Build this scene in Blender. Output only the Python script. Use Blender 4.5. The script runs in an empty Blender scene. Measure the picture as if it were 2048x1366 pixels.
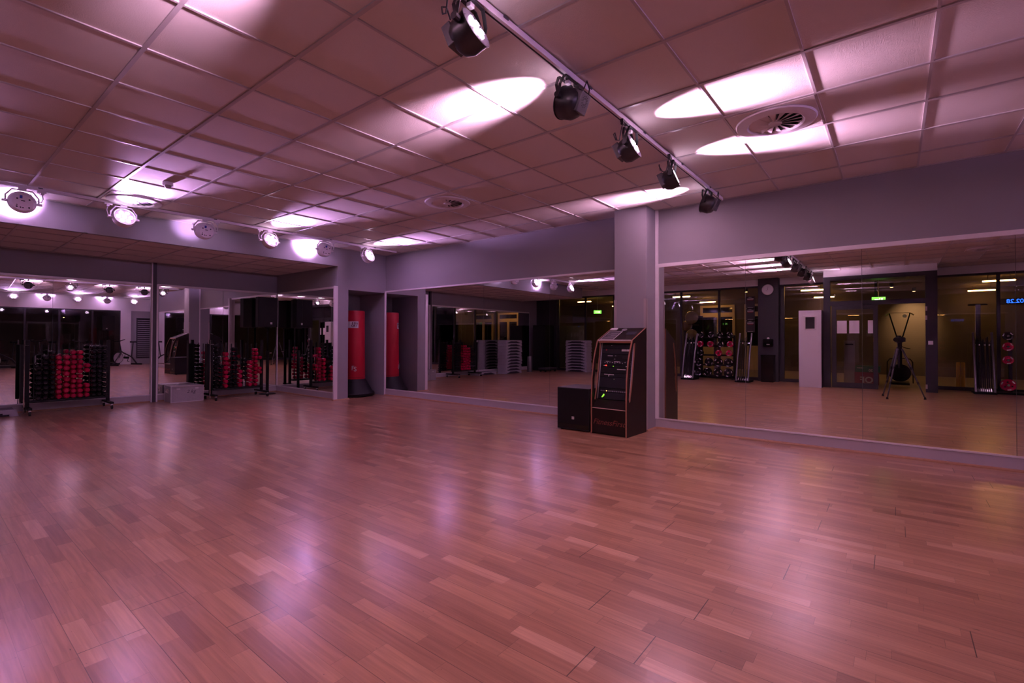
import bpy, math, random
from mathutils import Vector, Matrix, Euler
PI = math.pi
random.seed(7)
scene = bpy.context.scene
COL = scene.collection
def R(a): return math.radians(a)

# ------------------------------------------------------------------ room dimensions (metres)
H = 1.212            # camera height
ZC = 2.962           # main ceiling
XW = 6.385           # right mirror wall
YL = 8.49            # left wall plane (fascia and pier)
YB = 10.93           # alcove back wall
XA = 5.257           # alcove side wall
XN = 5.488           # niche opening
ZA = 2.61            # alcove ceiling
XP = -3.0            # glass partition behind the camera
YO = -5.3            # far wall behind the camera to the right
XG = -8.4            # far wall of the gym floor next door
MT, MBZ = 2.19, 0.14 # mirror top and bottom

# ------------------------------------------------------------------ materials
MATS = {}
def nodes_of(name):
    m = bpy.data.materials.new(name); m.use_nodes = True
    return m, m.node_tree.nodes, m.node_tree.links, m.node_tree.nodes['Principled BSDF']
def mat(name, col, rough=.5, metal=0., bump=0., bscale=60., emit=None, estr=0., spec=.5, coat=0., var=0.):
    if name in MATS: return MATS[name]
    m, N, L, b = nodes_of(name)
    b.inputs['Base Color'].default_value = (*col, 1)
    b.inputs['Roughness'].default_value = rough
    b.inputs['Metallic'].default_value = metal
    b.inputs['Specular IOR Level'].default_value = spec
    b.inputs['Coat Weight'].default_value = coat
    if emit:
        b.inputs['Emission Color'].default_value = (*emit, 1)
        b.inputs['Emission Strength'].default_value = estr
    if bump or var:
        tc = N.new('ShaderNodeTexCoord'); nz = N.new('ShaderNodeTexNoise')
        nz.inputs['Scale'].default_value = bscale; nz.inputs['Detail'].default_value = 4
        L.new(tc.outputs['Object'], nz.inputs['Vector'])
        if bump:
            bp = N.new('ShaderNodeBump'); bp.inputs['Strength'].default_value = bump; bp.inputs['Distance'].default_value = .004
            L.new(nz.outputs['Fac'], bp.inputs['Height']); L.new(bp.outputs['Normal'], b.inputs['Normal'])
        if var:
            cr = N.new('ShaderNodeMixRGB'); cr.blend_type = 'MIX'
            cr.inputs[1].default_value = (*[c*(1-var) for c in col], 1); cr.inputs[2].default_value = (*[min(1, c*(1+var)) for c in col], 1)
            L.new(nz.outputs['Fac'], cr.inputs[0]); L.new(cr.outputs[0], b.inputs['Base Color'])
    MATS[name] = m
    return m
def glass_mat(name, tint, gloss=1.0):
    m = bpy.data.materials.new(name); m.use_nodes = True
    N, L = m.node_tree.nodes, m.node_tree.links; N.clear()
    out = N.new('ShaderNodeOutputMaterial'); mx = N.new('ShaderNodeMixShader'); fr = N.new('ShaderNodeFresnel')
    fr.inputs['IOR'].default_value = 1.5
    t = N.new('ShaderNodeBsdfTransparent'); t.inputs['Color'].default_value = (*tint, 1)
    g = N.new('ShaderNodeBsdfGlossy'); g.inputs['Roughness'].default_value = .01; g.inputs['Color'].default_value = (gloss, gloss, gloss, 1)
    L.new(fr.outputs[0], mx.inputs[0]); L.new(t.outputs[0], mx.inputs[1]); L.new(g.outputs[0], mx.inputs[2]); L.new(mx.outputs[0], out.inputs['Surface'])
    return m

def floor_material():
    m, N, L, b = nodes_of('oak_parquet')
    def math_(op, a, bb=None, c=None):
        n = N.new('ShaderNodeMath'); n.operation = op
        for i, v in enumerate((a, bb, c)):
            if v is None: continue
            if isinstance(v, (int, float)): n.inputs[i].default_value = v
            else: L.new(v, n.inputs[i])
        return n.outputs[0]
    tc = N.new('ShaderNodeTexCoord'); sp = N.new('ShaderNodeSeparateXYZ'); L.new(tc.outputs['Object'], sp.inputs[0])
    X, Y = sp.outputs[0], sp.outputs[1]
    W = .071
    ix = math_('FLOOR', math_('DIVIDE', X, W))
    w1 = N.new('ShaderNodeTexWhiteNoise'); w1.noise_dimensions = '1D'; L.new(ix, w1.inputs['W'])
    # block ends along the strip, lengths jittered by a slow noise
    v = math_('ADD', math_('DIVIDE', Y, .47), math_('MULTIPLY', w1.outputs['Value'], 19.0))
    nzw = N.new('ShaderNodeTexNoise'); nzw.noise_dimensions = '2D'; nzw.inputs['Scale'].default_value = 1.0
    cmb0 = N.new('ShaderNodeCombineXYZ'); L.new(math_('MULTIPLY', ix, 3.7), cmb0.inputs[0]); L.new(math_('MULTIPLY', Y, .9), cmb0.inputs[1]); L.new(cmb0.outputs[0], nzw.inputs['Vector'])
    v = math_('ADD', v, math_('MULTIPLY', nzw.outputs['Fac'], .9))
    iy = math_('FLOOR', v)
    cmb = N.new('ShaderNodeCombineXYZ'); L.new(ix, cmb.inputs[0]); L.new(iy, cmb.inputs[1])
    w2 = N.new('ShaderNodeTexWhiteNoise'); w2.noise_dimensions = '2D'; L.new(cmb.outputs[0], w2.inputs['Vector'])
    ramp = N.new('ShaderNodeValToRGB'); cr = ramp.color_ramp
    cr.elements[0].position = 0; cr.elements[0].color = (.31, .155, .086, 1)
    cr.elements[1].position = 1; cr.elements[1].color = (.60, .36, .225, 1)
    for p, c in ((.15, (.385, .200, .112)), (.5, (.440, .235, .130)), (.90, (.495, .275, .152))):
        e = cr.elements.new(p); e.color = (*c, 1)
    L.new(w2.outputs['Value'], ramp.inputs[0])
    # grain along Y
    mp = N.new('ShaderNodeMapping'); mp.inputs['Scale'].default_value = (70, 3.0, 1)
    add = N.new('ShaderNodeVectorMath'); add.operation = 'ADD'
    sc = N.new('ShaderNodeVectorMath'); sc.operation = 'SCALE'; sc.inputs['Scale'].default_value = 13.0
    L.new(w2.outputs['Color'], sc.inputs[0]); L.new(tc.outputs['Object'], add.inputs[0]); L.new(sc.outputs[0], add.inputs[1])
    L.new(add.outputs[0], mp.inputs['Vector'])
    gr = N.new('ShaderNodeTexNoise'); gr.inputs['Scale'].default_value = 1.0; gr.inputs['Detail'].default_value = 5; gr.inputs['Distortion'].default_value = .6
    L.new(mp.outputs[0], gr.inputs['Vector'])
    g1 = N.new('ShaderNodeMapRange'); g1.inputs['From Min'].default_value = .3; g1.inputs['From Max'].default_value = .7; g1.inputs['To Min'].default_value = .80; g1.inputs['To Max'].default_value = 1.12
    L.new(gr.outputs['Fac'], g1.inputs[0])
    mul = N.new('ShaderNodeVectorMath'); mul.operation = 'SCALE'; L.new(ramp.outputs[0], mul.inputs[0]); L.new(g1.outputs[0], mul.inputs['Scale'])
    # small knots and scuffs
    mp2 = N.new('ShaderNodeMapping'); mp2.inputs['Scale'].default_value = (24, 9, 1); L.new(tc.outputs['Object'], mp2.inputs['Vector'])
    kn = N.new('ShaderNodeTexNoise'); kn.inputs['Scale'].default_value = 1.0; kn.inputs['Detail'].default_value = 3; L.new(mp2.outputs[0], kn.inputs['Vector'])
    k1 = N.new('ShaderNodeMapRange'); k1.inputs['From Min'].default_value = .745; k1.inputs['From Max'].default_value = .80; k1.inputs['To Min'].default_value = 1.0; k1.inputs['To Max'].default_value = .35
    L.new(kn.outputs['Fac'], k1.inputs[0])
    mp3 = N.new('ShaderNodeMapping'); mp3.inputs['Scale'].default_value = (95, 40, 1); L.new(tc.outputs['Object'], mp3.inputs['Vector'])
    kf = N.new('ShaderNodeTexNoise'); kf.inputs['Scale'].default_value = 1.0; kf.inputs['Detail'].default_value = 2; L.new(mp3.outputs[0], kf.inputs['Vector'])
    k2 = N.new('ShaderNodeMapRange'); k2.inputs['From Min'].default_value = .735; k2.inputs['From Max'].default_value = .775; k2.inputs['To Min'].default_value = 1.0; k2.inputs['To Max'].default_value = .30
    L.new(kf.outputs['Fac'], k2.inputs[0])
    # board joints: boards of three strips, 2.2 m long
    bx = math_('DIVIDE', X, 3*W); ib = math_('FLOOR', bx); fb = math_('SUBTRACT', bx, ib)
    w3 = N.new('ShaderNodeTexWhiteNoise'); w3.noise_dimensions = '1D'; L.new(ib, w3.inputs['W'])
    by = math_('ADD', math_('DIVIDE', Y, 2.2), w3.outputs['Value']); fy = math_('SUBTRACT', by, math_('FLOOR', by))
    jx = math_('LESS_THAN', fb, .012); jy = math_('LESS_THAN', fy, .0018)
    fs = math_('SUBTRACT', math_('DIVIDE', X, W), ix); js = math_('MULTIPLY', math_('LESS_THAN', fs, .018), .35)
    fv = math_('SUBTRACT', v, iy); jv = math_('MULTIPLY', math_('LESS_THAN', fv, .004), .35)
    j = math_('MAXIMUM', math_('MAXIMUM', math_('MULTIPLY', jx, .62), math_('MULTIPLY', jy, .8)), math_('MAXIMUM', js, jv))
    inv = math_('SUBTRACT', 1.0, j)
    mul2 = N.new('ShaderNodeVectorMath'); mul2.operation = 'SCALE'; L.new(mul.outputs[0], mul2.inputs[0]); L.new(math_('MULTIPLY', math_('MULTIPLY', inv, k1.outputs[0]), k2.outputs[0]), mul2.inputs['Scale'])
    L.new(mul2.outputs[0], b.inputs['Base Color'])
    rn = N.new('ShaderNodeTexNoise'); rn.inputs['Scale'].default_value = 2.2; rn.inputs['Detail'].default_value = 5; L.new(tc.outputs['Object'], rn.inputs['Vector'])
    rr = N.new('ShaderNodeMapRange'); rr.inputs['From Min'].default_value = .3; rr.inputs['From Max'].default_value = .7; rr.inputs['To Min'].default_value = .280; rr.inputs['To Max'].default_value = .34
    L.new(rn.outputs['Fac'], rr.inputs[0]); L.new(math_('ADD', rr.outputs[0], math_('MULTIPLY', w2.outputs['Value'], .05)), b.inputs['Roughness'])
    b.inputs['Specular IOR Level'].default_value = .55; b.inputs['Coat Weight'].default_value = .62; b.inputs['Coat Roughness'].default_value = .20; b.inputs['Coat IOR'].default_value = 1.5
    bp = N.new('ShaderNodeBump'); bp.inputs['Strength'].default_value = .25; bp.inputs['Distance'].default_value = .0015
    L.new(math_('ADD', inv, math_('MULTIPLY', gr.outputs['Fac'], .15)), bp.inputs['Height']); L.new(bp.outputs['Normal'], b.inputs['Normal'])
    return m

M_floor = floor_material()
M_ceil = mat('mineral_tile', (.68, .62, .58), .85, bump=.35, bscale=140, var=.03)
M_tbar = mat('tbar_paint', (.46, .42, .42), .30, spec=.6)
M_wall = mat('grey_wallpaper', (.295, .288, .312), .6, bump=.12, bscale=220, var=.04)
M_kick = mat('grey_kick_board', (.46, .42, .45), .45)
M_white = mat('white_paint', (.80, .78, .80), .45)
M_alu = mat('brushed_aluminium', (.72, .70, .72), .30, metal=.85)
M_alutrim = mat('satin_aluminium_trim', (.80, .77, .80), .35, metal=.1)
M_steel = mat('stainless_steel', (.60, .58, .58), .22, metal=1.)
M_guard = mat('brushed_guard', (.40, .35, .36), .45, metal=.15)
M_chrome = mat('chrome', (.8, .8, .82), .12, metal=1.)
M_mirror = mat('mirror_silver', (.87, .87, .86), 0.0, metal=1.)
M_oaktrim = mat('oak_bead', (.42, .23, .13), .4, var=.15, bscale=20)
M_dark = mat('anthracite_powder', (.035, .033, .042), .45)
M_darkgrey = mat('dark_grey_plastic', (.06, .058, .068), .5)
M_black = mat('black_plastic', (.006, .006, .007), .5, spec=.3)
M_blackgloss = mat('black_gloss', (.006, .006, .007), .18)
M_blackpaint = mat('black_textured_paint', (.007, .007, .008), .62, spec=.35, bump=.5, bscale=260)
M_rubber = mat('black_rubber', (.012, .012, .013), .7)
M_carpetblack = mat('speckled_black_coating', (.17, .16, .185), .75, bump=.8, bscale=300, var=.6)
M_redv = mat('red_vinyl', (.46, .006, .055), .20, coat=.3)
M_blackv = mat('black_vinyl', (.010, .010, .014), .17, coat=.3)
M_redbag = mat('red_leatherette', (.46, .003, .025), .45, bump=.15, bscale=180)
M_label = mat('white_label', (.72, .70, .72), .5)
M_ply = mat('ply_edge', (.36, .16, .10), .5, var=.2, bscale=30)
M_brownlam = mat('dark_brown_laminate', (.013, .0065, .005), .42, spec=.35, var=.2, bscale=12)
M_case = mat('case_aluminium', (.42, .40, .42), .42, metal=.45, bump=.3, bscale=45, var=.12)
M_step = mat('grey_step_plastic', (.38, .355, .40), .5, bump=.2, bscale=120)
M_stepdark = mat('dark_step_recess', (.035, .033, .045), .7)
M_blackpar = mat('black_lamp_housing', (.012, .011, .013), .38, spec=.6)
M_parface = mat('lamp_face_plate', (.10, .088, .115), .4)
M_whitepar = mat('white_lamp_housing', (.70, .66, .70), .38)
M_whitecable = mat('white_cable', (.6, .57, .6), .5)
M_blue = mat('blue_plug', (.02, .03, .35), .4)
M_lens = mat('led_lens', (.9, .9, .9), .2, emit=(1, .70, 1), estr=17)
M_lensoff = mat('led_lens_dim', (.25, .25, .27), .1)
M_glass = glass_mat('clear_glass', (.86, .86, .84))
M_gymwall = mat('olive_brown_wall', (.105, .082, .064), .6, var=.1, bscale=3)
M_gymceil = mat('gym_ceiling_paint', (.30, .25, .20), .8)
M_gymfloor = mat('ribbed_gym_floor', (.30, .24, .18), .6)
M_cream = mat('cream_frame', (.60, .49, .32), .45)
M_night = mat('night_glass', (.008, .008, .010), .06)
M_warm = mat('warm_tube', (1, .8, .5), .4, emit=(1, .46, .14), estr=36)
M_bulb = mat('warm_bulb', (1, .8, .5), .4, emit=(1, .62, .25), estr=8)
M_gold = mat('gold_ball_vinyl', (.30, .23, .13), .25, coat=.3)
M_yellow = mat('yellow_strap', (.75, .42, .03), .5)
M_green = mat('green_exit', (.1, .5, .1), .4, emit=(.25, 1, .10), estr=2.0)
M_greenwhite = mat('exit_pictogram', (.9, 1, .8), .4, emit=(.9, 1, .6), estr=3.0)
M_greenbox = mat('green_foam', (.03, .16, .06), .6)
M_redbox = mat('red_foam', (.28, .03, .03), .6)
M_paper = mat('white_paper', (.78, .76, .80), .6)
M_ledblue = mat('blue_digit', (.02, .1, .6), .4, emit=(.02, .13, 1.), estr=2.5)
M_ledred = mat('red_led', (.6, .02, .02), .4, emit=(1, .03, .02), estr=3.5)
M_ledgreen = mat('green_led', (.1, .6, .1), .4, emit=(.35, 1, .05), estr=1.1)
M_ledamber = mat('amber_led', (.6, .4, .1), .4, emit=(1, .55, .1), estr=5)
M_greypanel = mat('grey_green_board', (.16, .17, .15), .6)
M_cyl = mat('grey_bin_metal', (.25, .24, .26), .4, metal=.6)
M_redtext = mat('red_print', (.55, .03, .05), .5)
M_etched = mat('engraved_red_brown', (.22, .05, .04), .5)

# ------------------------------------------------------------------ mesh helper
class MB:
    def __init__(s): s.v = []; s.f = []; s.mi = []
    def add(s, vs, fs, m=0, mtx=None):
        o = len(s.v)
        s.v += [tuple(mtx @ Vector(p)) if mtx is not None else tuple(p) for p in vs]
        s.f += [tuple(o+i for i in f) for f in fs]; s.mi += [m]*len(fs)
        return s
    def box(s, x0, x1, y0, y1, z0, z1, m=0, mtx=None):
        vs = [(x, y, z) for z in (z0, z1) for y in (y0, y1) for x in (x0, x1)]
        fs = [(0, 2, 3, 1), (4, 5, 7, 6), (0, 1, 5, 4), (2, 6, 7, 3), (0, 4, 6, 2), (1, 3, 7, 5)]
        return s.add(vs, fs, m, mtx)
    def cyl(s, p0, p1, r0, r1=None, n=16, m=0, mtx=None, caps=True):
        r1 = r0 if r1 is None else r1
        p0, p1 = Vector(p0), Vector(p1); d = (p1-p0).normalized()
        a = d.orthogonal().normalized(); b = d.cross(a)
        vs = []
        for p, r in ((p0, r0), (p1, r1)):
            for i in range(n):
                t = 2*PI*i/n; vs.append(p + a*(r*math.cos(t)) + b*(r*math.sin(t)))
        fs = [(i, (i+1) % n, n+(i+1) % n, n+i) for i in range(n)]
        if caps: fs += [tuple(range(n-1, -1, -1)), tuple(range(n, 2*n))]
        return s.add(vs, fs, m, mtx)
    def tube(s, pts, r, n=8, m=0, mtx=None, closed=False):
        pts = [Vector(p) for p in pts]; k = len(pts); vs = []
        ref = None
        for i, p in enumerate(pts):
            if closed: d = (pts[(i+1) % k]-pts[i-1]).normalized()
            else: d = (pts[min(i+1, k-1)]-pts[max(i-1, 0)]).normalized()
            if ref is None or abs(ref.dot(d)) > .98: ref = d.orthogonal().normalized()
            a = (ref - d*ref.dot(d)).normalized(); ref = a; b = d.cross(a)
            for j in range(n):
                t = 2*PI*j/n; vs.append(p + a*(r*math.cos(t)) + b*(r*math.sin(t)))
        fs = []
        for i in range(k if closed else k-1):
            i2 = (i+1) % k
            fs += [(i*n+j, i*n+(j+1) % n, i2*n+(j+1) % n, i2*n+j) for j in range(n)]
        if not closed: fs += [tuple(range(n-1, -1, -1)), tuple((k-1)*n+j for j in range(n))]
        return s.add(vs, fs, m, mtx)
    def lathe(s, prof, n=32, m=0, mtx=None, sz=None):
        """profile of (radius, height) turned about local Z"""
        vs = []; fs = []
        for r, z in prof:
            for j in range(n):
                t = 2*PI*(j+.5)/n; vs.append((r*math.cos(t), r*math.sin(t), z))
        for i in range(len(prof)-1):
            fs += [(i*n+j, i*n+(j+1) % n, (i+1)*n+(j+1) % n, (i+1)*n+j) for j in range(n)]
        if prof[0][0] > 1e-6: fs.append(tuple(range(n-1, -1, -1)))
        if prof[-1][0] > 1e-6: fs.append(tuple((len(prof)-1)*n+j for j in range(n)))
        return s.add(vs, fs, m, mtx)
    def prism(s, poly, t0, t1, axis='y', m=0, mtx=None, side=None):
        """polygon (a,b) pushed along an axis: y -> (a, t, b); x -> (t, a, b); z -> (a, b, t)"""
        f = {'y': lambda a, b, t: (a, t, b), 'x': lambda a, b, t: (t, a, b), 'z': lambda a, b, t: (a, b, t)}[axis]
        n = len(poly); vs = [f(a, b, t0) for a, b in poly] + [f(a, b, t1) for a, b in poly]
        s.add(vs, [tuple(range(n)), tuple(range(2*n-1, n-1, -1))], m, mtx)
        s.add(vs, [(i, (i+1) % n, n+(i+1) % n, n+i) for i in range(n)], m if side is None else side, mtx)
        return s
    def sphere(s, c, r, n=24, m=0, sc=(1, 1, 1)):
        prof = [(r*math.sin(PI*i/(n//2)), -r*math.cos(PI*i/(n//2))) for i in range(n//2+1)]
        prof[0] = (1e-5, -r); prof[-1] = (1e-5, r)
        return s.lathe(prof, n, m, Matrix.Translation(c) @ Matrix.Diagonal((*sc, 1)))
    def build(s, name, mats, parent=None, loc=(0, 0, 0), rot=(0, 0, 0), bevel=0, smooth=35, kind=None):
        me = bpy.data.meshes.new(name); me.from_pydata(s.v, [], s.f)
        if not isinstance(mats, (list, tuple)): mats = [mats]
        for m in mats: me.materials.append(m)
        me.polygons.foreach_set('material_index', s.mi)
        import bmesh
        bm = bmesh.new(); bm.from_mesh(me); bmesh.ops.recalc_face_normals(bm, faces=bm.faces); bm.to_mesh(me); bm.free()
        if smooth:
            me.polygons.foreach_set('use_smooth', [True]*len(me.polygons)); me.set_sharp_from_angle(angle=R(smooth))
        me.update()
        o = bpy.data.objects.new(name, me); COL.objects.link(o)
        o.location = loc; o.rotation_euler = rot
        if parent is not None: o.parent = parent
        if bevel:
            b = o.modifiers.new('bevel', 'BEVEL'); b.width = bevel; b.segments = 2; b.limit_method = 'ANGLE'; b.angle_limit = R(40)
        if kind: o['kind'] = kind
        return o

def thing(name, label, cat, loc=(0, 0, 0), rz=0., group=None):
    o = bpy.data.objects.new(name, None); COL.objects.link(o); o.empty_display_size = .1
    o.location = loc; o.rotation_euler = (0, 0, rz); o['label'] = label; o['category'] = cat
    if group: o['group'] = group
    return o
def tag(o, label, cat, group=None):
    o['label'] = label; o['category'] = cat
    if group: o['group'] = group
    return o
def struct(name, mb, mats, **k): return mb.build(name, mats, kind='structure', **k)
def dup(root, loc, rz=None, label=None, group=None):
    r = root.copy(); COL.objects.link(r); r.location = loc
    if rz is not None: r.rotation_euler = (0, 0, rz)
    if label: r['label'] = label
    if group: r['group'] = group
    for ch in list(root.children):
        c = ch.copy(); COL.objects.link(c); c.parent = r
        for g in list(ch.children):
            d = g.copy(); COL.objects.link(d); d.parent = c
    return r
def lettering(body, size, m, parent, loc, rot, name='lettering', shear=0., extrude=.0008, align='CENTER', bold=0.):
    cu = bpy.data.curves.new(name, 'FONT'); cu.body = body; cu.size = size; cu.extrude = extrude; cu.shear = shear
    cu.align_x = align; cu.align_y = 'CENTER'; cu.offset = bold
    cu.materials.append(m)
    t = bpy.data.objects.new(name, cu); COL.objects.link(t)
    bpy.context.view_layer.update()
    me = bpy.data.meshes.new_from_object(t.evaluated_get(bpy.context.evaluated_depsgraph_get()))
    bpy.data.objects.remove(t); me.name = name
    o = bpy.data.objects.new(name, me); COL.objects.link(o); o.location = loc; o.rotation_euler = rot
    if parent is not None: o.parent = parent
    return o
FACE_NX = (PI/2, 0, -PI/2); FACE_NY = (PI/2, 0, 0); FACE_PX = (PI/2, 0, PI/2); FACE_PY = (PI/2, 0, PI)
ORD = ['lowest', 'second', 'third', 'fourth', 'fifth', 'sixth', 'seventh', 'eighth', 'ninth', 'tenth', 'eleventh', 'twelfth', 'thirteenth', 'fourteenth']
NTH = ['first', 'second', 'third', 'fourth', 'fifth', 'sixth', 'seventh', 'eighth', 'ninth', 'tenth', 'eleventh', 'twelfth', 'thirteenth']

# ================================================================== SETTING
struct('floor', MB().box(XP, XW+.2, YO, YB+.3, -.05, 0), M_floor)
# suspended ceiling: tiles, then the exposed bars as a part
ceil_main = struct('ceiling', MB().box(XP, XW, YO, YL+.06, ZC+.008, ZC+.06).box(XP, -1.9, YL+.06, YB+.28, ZC+.008, ZC+.06), M_ceil)
T = .625
g = MB()
i = -6
while (i+.427)*T < XW:
    x = (i+.427)*T
    if x > XP+.05: g.box(x-.012, x+.012, YO, YL, ZC-.001, ZC+.010)
    i += 1
j = -14
while (j+4.69)*T < YL:
    y = (j+4.69)*T
    if y > YO: g.box(XP, XW, y-.0085, y+.0085, ZC+.0005, ZC+.010)
    j += 1
for (x0, x1, y0, y1) in ((XP, XW, YL-.022, YL), (XW-.022, XW, YO, YL)): g.box(x0, x1, y0, y1, ZC-.001, ZC+.010)
g.build('ceiling_grid', M_tbar, ceil_main, smooth=0)
ceil_alc = struct('ceiling_alcove', MB().box(-1.9, XA+.02, YL+.06, YB+.25, ZA+.008, ZA+.05), M_ceil)
g = MB()
for i in range(-3, 9):
    x = (i+.427)*T
    if -1.9 < x < XA: g.box(x-.012, x+.012, YL, YB, ZA, ZA+.012)
for y in (8.98, 9.605, 10.23, 10.855): g.box(-1.9, XA, y-.008, y+.008, ZA+.001, ZA+.012)
g.build('ceiling_grid', M_tbar, ceil_alc, smooth=0)
# left wall: fascia, pier, niche
struct('wall_left', MB().box(-1.9, XA, YL, YL+.08, ZA, ZC+.05).box(-1.9, -1.84, YL+.08, YB+.16, ZA, ZC+.05), M_wall)
struct('wall_left_pier', MB().box(XA, XN, YL, YB+.1, 0, ZC+.05).box(XN, XW, YL, YL+.09, 2.168, ZC+.05).box(XN, XW, YL+.09, 9.5, 2.168, 2.2).box(XN, XW, 9.42, 9.5, 0, 2.168), M_wall)
struct('wall_back', MB().prism([(-3.1, YB+.195), (2.95, YB+.012), (2.95, YB+.3), (-3.1, YB+.3)], 0, ZC+.05, 'z').box(2.95, XA+.02, YB+.008, YB+.3, 0, ZC+.05), M_wall)
struct('wall_right', MB().box(XW, XW+.15, YO, 9.5, 0, ZC+.05), M_wall)
struct('pillar', MB().box(6.06, XW, 2.55, 3.008, 0, ZC+.008), M_wall, bevel=.004)
# corner guards on the pillar
for nm, y0, y1, lb in (('corner_guard', 2.546, 2.585, 'stainless corner guard strip on right front edge of pillar behind music rack'),
                       ('corner_guard', 2.973, 3.012, 'stainless corner guard strip on left front edge of pillar behind music rack')):
    tag(MB().box(6.056, 6.0595, y0, y1, .01, 1.742).box(6.056, 6.10, y0 if y0 < 2.7 else y1-.0035, y0+.0035 if y0 < 2.7 else y1, .01, 1.742).build(nm, M_guard), lb, 'corner guard')

# ------------------------------------------------------------------ mirrors and their frames
def wall_mirror(label, corners, n, group='wall mirror panels'):
    (x0, y0), (x1, y1) = corners
    d = Vector((x1-x0, y1-y0, 0)); L = d.length; d.normalize(); nn = Vector((n[0], n[1], 0))
    g = .0018
    p0 = Vector((x0, y0, 0))+d*g; p1 = Vector((x1, y1, 0))-d*g
    vs = [(p.x+nn.x*t, p.y+nn.y*t, z) for p in (p0, p1) for t in (0, .006) for z in (MBZ, MT)]
    fs = [(0, 1, 3, 2), (4, 6, 7, 5), (0, 4, 5, 1), (2, 3, 7, 6), (0, 2, 6, 4), (1, 5, 7, 3)]
    return tag(MB().add(vs, fs).build('wall_mirror', M_mirror, smooth=0), label, 'mirror', group)
ys = [8.475, 7.06, 5.69, 4.284, 3.055]
nm = ['mirror panel on right wall next to the red punching bag niche', 'mirror panel second from niche on right wall showing dumbbell racks reflected',
      'mirror panel third from niche on right wall showing grey step stack reflected', 'mirror panel left of pillar, partly behind the black music rack and subwoofer']
for a, b, l in zip(ys, ys[1:], nm): wall_mirror(l, ((XW-.002, a), (XW-.002, b)), (-1, 0))
ys = [2.505, 1.419, .268, -.882, -2.03, -3.2]
nm = ['mirror panel right of pillar showing the weight plate rack reflected', 'mirror panel reflecting wall clock and white cupboard, second right of pillar',
      'mirror panel reflecting open door and camera on tripod', 'narrowly seen mirror panel at right picture edge of mirror wall', 'mirror panel on right wall beyond the picture edge']
for a, b, l in list(zip(ys, ys[1:], nm)): wall_mirror(l, ((XW-.002, a), (XW-.002, b)), (-1, 0))
def yb(x): return YB + (2.9-x)*.030 if x < 2.95 else YB      # the left run of the alcove mirror stands slightly skewed
xs = [2.888, 1.549, .21, -1.13, -2.3]
nm = ['tall mirror panel behind the left dumbbell rack, right beside the steel post', 'mirror panel behind left end of left dumbbell rack',
      'mirror panel of the alcove beyond the left picture edge', 'last mirror panel at far left end of the alcove']
sk = Vector((.030, 1)).normalized()
for a, b, l in zip(xs, xs[1:], nm): wall_mirror(l, ((b, yb(b)), (a, yb(a))), (-sk.x, -sk.y))
for a, b, l in ((3.012, 4.13, 'mirror panel behind the aluminium case and right dumbbell rack'), (4.13, 5.235, 'mirror panel behind speaker stand in alcove corner')):
    wall_mirror(l, ((a, YB), (b, YB)), (0, -1))
for a, b, l in ((8.52, 9.815, 'mirror panel on alcove side wall next to the pier'), (9.815, 10.91, 'mirror panel on alcove side wall in the corner beside speaker')):
    wall_mirror(l, ((XA-.002, a), (XA-.002, b)), (-1, 0))
# frames, kick boards and oak beads (setting)
t = MB()
t.box(XW-.020, XW, 3.012, 8.49, MT-.006, MT+.022).box(XW-.024, XW, -3.3, 2.55, MT-.006, MT+.040)
t.box(XW-.016, XW, 3.055, 8.49, MBZ-.012, MBZ+.004).box(XW-.018, XW, -3.3, 2.53, MBZ-.012, MBZ+.004)
t.box(XW-.020, XW, 3.010, 3.055, 0, ZC).box(XW-.022, XW, 2.512, 2.55, MT+.04, ZC).box(XW-.022, XW, 2.505, 2.55, .13, MT)
t.box(XW-.024, XW, 8.472, YL+.012, 0, MT)
struct('trim_1', t, M_alutrim, smooth=0)
t = MB()
t.box(2.99, XA, YB-.022, YB, MT-.006, MT+.032).box(2.99, XA, YB-.016, YB, MBZ-.012, MBZ+.004).box(5.235, XA, YB-.022, YB, .13, MT)
t.box(XA-.022, XA, YL, YB, MT-.006, MT+.032).box(XA-.016, XA, YL, YB, MBZ-.012, MBZ+.004).box(XA-.075, XA, YL-.004, YL+.032, .012, MT+.032)
t.box(XA-.022, XA-.004, 10.905, YB, .13, MT)
ang = math.atan(.030)
mt = Matrix.Translation((2.9, YB, 0)) @ Matrix.Rotation(-ang, 4, 'Z')
t.box(-5.2, -.005, -.022, 0, MT-.006, MT+.032, mtx=mt).box(-5.2, -.005, -.016, 0, MBZ-.012, MBZ+.004, mtx=mt)
struct('trim_2', t, M_alutrim, smooth=0)
t = MB()
t.box(XW-.010, XW, 3.055, YL, .012, MBZ-.010).box(XW-.010, XW, -3.3, 2.55, .012, MBZ-.010)
struct('baseboard_right', t, M_kick, smooth=0)
t = MB()
t.box(2.99, XA, YB-.010, YB, .012, MBZ-.010).box(XA-.010, XA, YL+.03, YB, .012, MBZ-.010).box(-5.2, -.005, -.010, 0, .012, MBZ-.010, mtx=mt)
struct('baseboard_left', t, M_kick, smooth=0)
def bead(mb, p, q, inward):
    pr = [(0, 0), (.022, 0), (.0203, .009), (.0155, .0155), (.009, .0203), (0, .022)]
    p, q, n = Vector((*p, 0)), Vector((*q, 0)), Vector((*inward, 0))
    k = len(pr); vs = [p+n*a+Vector((0, 0, b)) for a, b in pr]+[q+n*a+Vector((0, 0, b)) for a, b in pr]
    mb.add(vs, [tuple(range(k)), tuple(range(2*k-1, k-1, -1))]+[(i, (i+1) % k, k+(i+1) % k, k+i) for i in range(k)])
t = MB()
x = XW-.010
bead(t, (x, 3.03), (x, YL), (-1, 0)); bead(t, (x, -3.3), (x, 2.53), (-1, 0)); bead(t, (6.07, 2.548), (XW, 2.548), (0, -1))
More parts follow.
